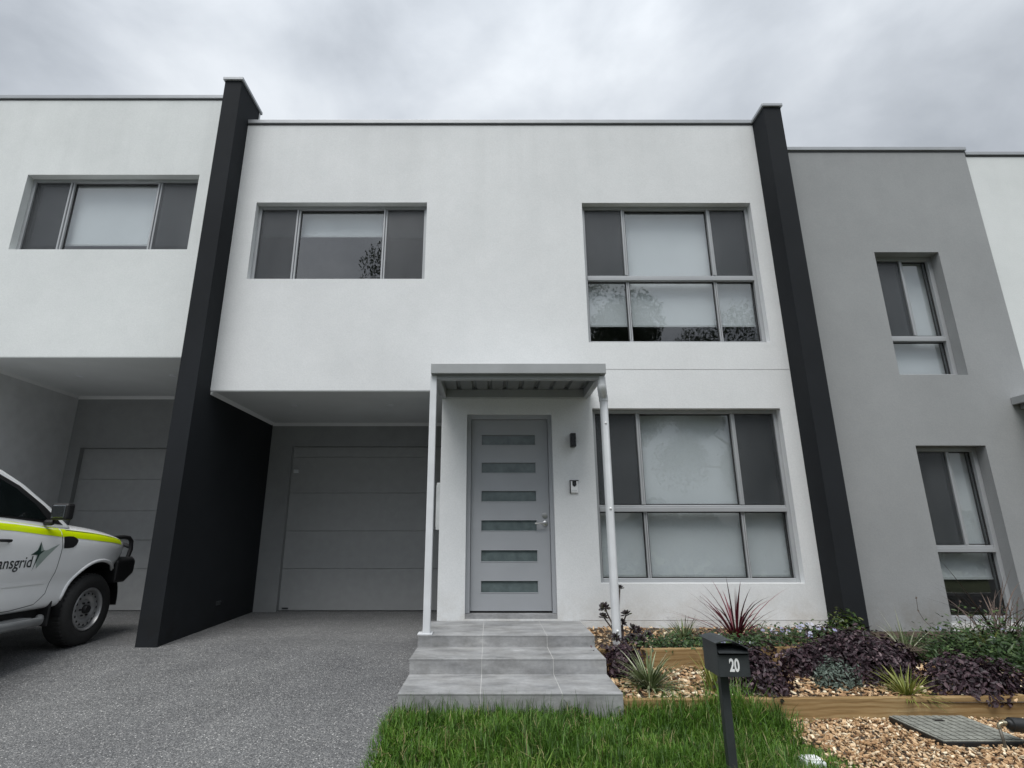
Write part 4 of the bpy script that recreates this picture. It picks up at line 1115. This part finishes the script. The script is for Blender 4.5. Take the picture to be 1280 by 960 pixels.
# wheels
def wheel(wy, sx):
    c_ = (0, wy, .372)
    o_ = sx * .925
    def L(pr, n=44, mi=0):
        m = TB(); m.lathe([(r_, o_ + sx * t_) for r_, t_ in pr], c_, 'x', n, mi); return m
    ty = L([(.225, -.05), (.232, -.012), (.262, .006), (.315, .008), (.350, -.004), (.372, -.03), (.380, -.06), (.380, -.20), (.368, -.235), (.32, -.255), (.225, -.25)], 48)
    for k in range(48):             # shoulder lugs
        a = 2 * math.pi * k / 48; ca, sa = math.cos(a), math.sin(a)
        r0, r1 = .352, .386; w_ = .012
        pt = []
        for rr in (r0, r1):
            for dd in (-w_, w_):
                for tt in (-.012 if rr == r0 else -.045, -.11):
                    pt.append((o_ + sx * tt, wy + rr * ca - dd * sa, .372 + rr * sa + dd * ca))
        ty.add(pt, [(0, 1, 3, 2), (4, 6, 7, 5), (0, 4, 5, 1), (2, 3, 7, 6), (0, 2, 6, 4), (1, 5, 7, 3)])
    wh = ty.build('wheel', M['tyre'], ute, smooth=True, autos=35)
    rm = L([(.229, -.02), (.222, -.006), (.212, -.006), (.205, -.022), (.198, -.060), (.188, -.062), (.176, -.040), (.150, -.034), (.128, -.040), (.112, -.058), (.104, -.060), (.085, -.058), (.062, -.050), (.001, -.050)], 44)
    rm.build('rim', M['rim'], wh, smooth=True, autos=50)
    ho = TB()
    for k in range(16):
        a = 2 * math.pi * k / 16; ca, sa = math.cos(a), math.sin(a); pt = []
        for q in range(10):
            b = 2 * math.pi * q / 10; u = .165 + .011 * math.cos(b); v_ = .0155 * math.sin(b)
            pt.append((o_ + sx * (-.0345 + (u - .165) * -.10), wy + u * ca - v_ * sa, .372 + u * sa + v_ * ca))
        ho.add(pt, [tuple(range(10))])
    ho.build('rim_holes', M['carblack'], wh)
    hb = L([(.001, -.006), (.040, -.008), (.046, -.020), (.048, -.05)], 24)
    for k in range(6):
        a = 2 * math.pi * k / 6; hb.lathe([(.001, o_ + sx * -.034), (.010, o_ + sx * -.036), (.011, o_ + sx * -.056)], (0, wy + .074 * math.cos(a), .372 + .074 * math.sin(a)), 'x', 8)
    hb.build('hub_cap', M['carblack'], wh, smooth=True, autos=40)
for wy in (0, -3.22):
    for sx in (1, -1): wheel(wy, sx)
# lettering and emblem on the door
vs, fs = textmesh('transgrid', .150, .92, .001)
xm = max(v[0] for v in vs)
m = MB(); m.add([onside(-.94 - (xm - x), .875 + z, .004) for x, z in vs], fs); m.build('door_lettering', M['textdark'], ute)
def decal(name, poly, mat, off):
    """poly in local (y, z) as a fan about its middle, laid on the door"""
    cy_ = sum(p[0] for p in poly) / len(poly); cz_ = sum(p[1] for p in poly) / len(poly)
    m = MB(); n = len(poly)
    m.add([onside(p[0] + .03, p[1] + .035, off) for p in poly] + [onside(cy_ + .03, cz_ + .035, off)], [(i, (i + 1) % n, n) for i in range(n)]); m.build(name, mat, ute)
decal('emblem', [(-.905, 1.075), (-.885, .985), (-.80, 1.0), (-.655, 1.055), (-.80, .93), (-.90, .82), (-.925, .93)], M['logopale'], .004)
decal('emblem', [(-.905, 1.085), (-.895, .985), (-.84, 1.00), (-.90, .955), (-.945, .80), (-.925, .955), (-1.01, .955), (-.935, 1.0)], M['logodark'], .006)

# ------------------------------------------------------------------ gum trees across the road (seen mirrored in the panes)
def tree(x, y, H, rx, crown0, label, seed, n=9000):
    r = random.Random(seed); z0 = g(y)
    root = empty('gum_tree', (x, y, z0), label, 'tree', 'trees across the road')
    t = MB(); clumps = []
    t.tube([(x, y, z0 - .2), (x + .1, y, z0 + H * .18), (x + .05, y + .1, z0 + H * .38), (x - .1, y, z0 + H * .6)], [.38, .30, .24, .14], 12)
    for k in range(16):
        a = r.uniform(0, 6.283); zz = z0 + H * r.uniform(.25, .58); q = r.uniform(.35, .95)
        e_ = Vector((x + math.cos(a) * rx * q, y + math.sin(a) * rx * q * .8, z0 + H * (crown0 + (1 - crown0) * r.uniform(.15, .95) * (1 - .35 * q))))
        s0 = Vector((x, y, zz)); mid = s0.lerp(e_, .5) + Vector((0, 0, r.uniform(-.2, .6)))
        t.tube([s0, mid, e_], [.11, .07, .03], 7); clumps += [(e_, rx * r.uniform(.22, .38)), (mid.lerp(e_, .6) + Vector((r.gauss(0, .5), r.gauss(0, .5), r.gauss(0, .4))), rx * r.uniform(.18, .3))]
    clumps.append((Vector((x, y, z0 + H * .9)), rx * .35))
    t.build('trunk', M['bark'], root, smooth=True)
    m = MB()
    for i in range(n):
        c_, q = r.choice(clumps)
        d_ = Vector((r.gauss(0, 1), r.gauss(0, 1), r.gauss(0, .75))); d_ = d_.normalized() * q * r.random() ** .40
        leaf(m, c_ + d_, (r.gauss(0, 1), r.gauss(0, 1), r.gauss(0, .6)), r.uniform(.10, .21), min(1, max(0, r.gauss(.45, .27))), r, .4)
    m.build('crown', M['treeleaf'], root)
tree(-5.4, -13.6, 17.6, 4.8, .28, 'tall gum tree across the road opposite the carport', 2, 52000)
tree(4.9, -14.4, 17.4, 4.6, .26, 'tallest gum tree across the road opposite the front door', 3, 52000)
tree(13.2, -13.8, 14.2, 4.2, .26, 'gum tree across the road opposite the right house', 4, 42000)
tree(-13.5, -15.0, 12.0, 4.2, .28, 'lower gum tree across the road opposite the left house', 6, 26000)
r = random.Random(21); m = MB()  # unseen foliage added to darken low reflections and block low sky light
for i in range(15000):
    x = r.uniform(-26, 30); hh = 3.1 + .5 * math.sin(x * .9) + .35 * math.sin(x * 2.3 + 1)
    leaf(m, (x, -16.4 + r.gauss(0, .55), g(-16) + hh * r.random() ** .6), (r.gauss(0, .5), 1, r.gauss(.2, .6)), r.uniform(.2, .5), min(1, max(0, r.gauss(.35, .22))), r, .6)
o = m.build('shading_hedge', M['treeleaf'], base=(2, -16.4, g(-16))); tag(o, 'unseen row of foliage added across the road to dim low reflections', 'shading_hedge')

# ------------------------------------------------------------------ sky, sun, camera
SUN_EL, SUN_AZ = R(62), R(196)        # azimuth from +Y clockwise: behind the camera, a little to the left
w = bpy.data.worlds.new('World'); scene.world = w; w.use_nodes = True
nt = w.node_tree; nt.nodes.clear()
out = nt.nodes.new('ShaderNodeOutputWorld'); bg = nt.nodes.new('ShaderNodeBackground')
sky = nt.nodes.new('ShaderNodeTexSky'); sky.sky_type = 'NISHITA'; sky.sun_disc = False
sky.sun_elevation = SUN_EL; sky.sun_rotation = SUN_AZ
tc = nt.nodes.new('ShaderNodeTexCoord')
sepv = nt.nodes.new('ShaderNodeSeparateXYZ'); nt.links.new(tc.outputs['Generated'], sepv.inputs[0])
def mth(op, a, b=None, clamp=False):
    n = nt.nodes.new('ShaderNodeMath'); n.operation = op; n.use_clamp = clamp
    for i, v in enumerate((a, b)):
        if v is None: continue
        if isinstance(v, (int, float)): n.inputs[i].default_value = v
        else: nt.links.new(v, n.inputs[i])
    return n.outputs[0]
cmb = nt.nodes.new('ShaderNodeMapping'); cmb.inputs['Scale'].default_value = (1.0, 1.0, 1.55); nt.links.new(tc.outputs['Generated'], cmb.inputs[0])
def wn(scale, detail, rough, dist=0., off=0.):
    mp = nt.nodes.new('ShaderNodeMapping'); mp.inputs['Location'].default_value = (off, off * .7, off * .3)
    nt.links.new(cmb.outputs[0], mp.inputs[0])
    n = nt.nodes.new('ShaderNodeTexNoise'); n.inputs['Scale'].default_value = scale; n.inputs['Detail'].default_value = detail
    n.inputs['Roughness'].default_value = rough; n.inputs['Distortion'].default_value = dist
    nt.links.new(mp.outputs[0], n.inputs['Vector']); return n.outputs[0]
n1 = wn(3.4, 8, .52, .2, 3.1); n2 = wn(1.5, 3, .45, .1, 8.6)
cl = mth('ADD', mth('MULTIPLY', n1, .65), mth('MULTIPLY', n2, .35))
cr = nt.nodes.new('ShaderNodeValToRGB'); e = cr.color_ramp.elements
e[0].position = .36; e[0].color = (.44, .475, .52, 1); e[1].position = .64; e[1].color = (.80, .84, .885, 1)
x_ = e.new(.5); x_.color = (.61, .65, .70, 1)
nt.links.new(cl, cr.inputs[0])
# cloud layer: brighter overhead and on the sun's side
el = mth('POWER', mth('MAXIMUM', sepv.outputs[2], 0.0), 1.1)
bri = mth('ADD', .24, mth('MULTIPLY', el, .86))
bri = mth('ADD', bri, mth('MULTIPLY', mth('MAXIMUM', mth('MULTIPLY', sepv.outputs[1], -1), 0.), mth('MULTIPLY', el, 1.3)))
mxc = nt.nodes.new('ShaderNodeMix'); mxc.data_type = 'RGBA'; mxc.blend_type = 'MULTIPLY'; mxc.inputs[0].default_value = 1
nt.links.new(cr.outputs[0], mxc.inputs[6])
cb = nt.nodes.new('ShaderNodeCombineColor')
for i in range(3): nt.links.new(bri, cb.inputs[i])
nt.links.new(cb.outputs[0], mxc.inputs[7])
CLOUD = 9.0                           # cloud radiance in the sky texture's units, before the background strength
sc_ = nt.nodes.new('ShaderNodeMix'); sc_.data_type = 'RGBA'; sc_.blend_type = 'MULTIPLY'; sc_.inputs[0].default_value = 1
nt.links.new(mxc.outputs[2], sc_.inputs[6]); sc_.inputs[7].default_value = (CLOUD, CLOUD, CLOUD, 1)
mxs = nt.nodes.new('ShaderNodeMix'); mxs.data_type = 'RGBA'; mxs.inputs[0].default_value = .94
nt.links.new(sky.outputs[0], mxs.inputs[6]); nt.links.new(sc_.outputs[2], mxs.inputs[7])
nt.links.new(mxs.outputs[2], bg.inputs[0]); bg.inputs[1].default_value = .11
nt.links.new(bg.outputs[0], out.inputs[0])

sun = bpy.data.lights.new('Sun', 'SUN'); sun.energy = 1.85; sun.angle = R(36); sun.color = (1, .975, .94)
so = bpy.data.objects.new('Sun', sun); col.objects.link(so)
dirv = Vector((math.sin(SUN_AZ) * math.cos(SUN_EL), math.cos(SUN_AZ) * math.cos(SUN_EL), math.sin(SUN_EL)))
so.rotation_euler = dirv.to_track_quat('Z', 'Y').to_euler(); so.location = dirv * 30

cam = bpy.data.cameras.new('Camera'); co = bpy.data.objects.new('Camera', cam); col.objects.link(co)
cam.sensor_width = 36; cam.sensor_fit = 'HORIZONTAL'; cam.lens = 679 / 1280 * 36
cam.shift_x = (640 - 614) / 1280; cam.clip_end = 2000; cam.clip_start = .05
pitch_ = math.atan(188 / 679)
co.location = (0, 0, 1.5); co.rotation_euler = (math.pi / 2 + pitch_, 0, 0)
scene.camera = co
vs_ = scene.view_settings
vs_.view_transform = 'Standard'; vs_.look = 'None'; vs_.gamma = 1; vs_.use_curve_mapping = False; vs_.exposure = 0.52
scene.cycles.use_denoising = True
scene.cycles.max_bounces = 8; scene.cycles.transparent_max_bounces = 12
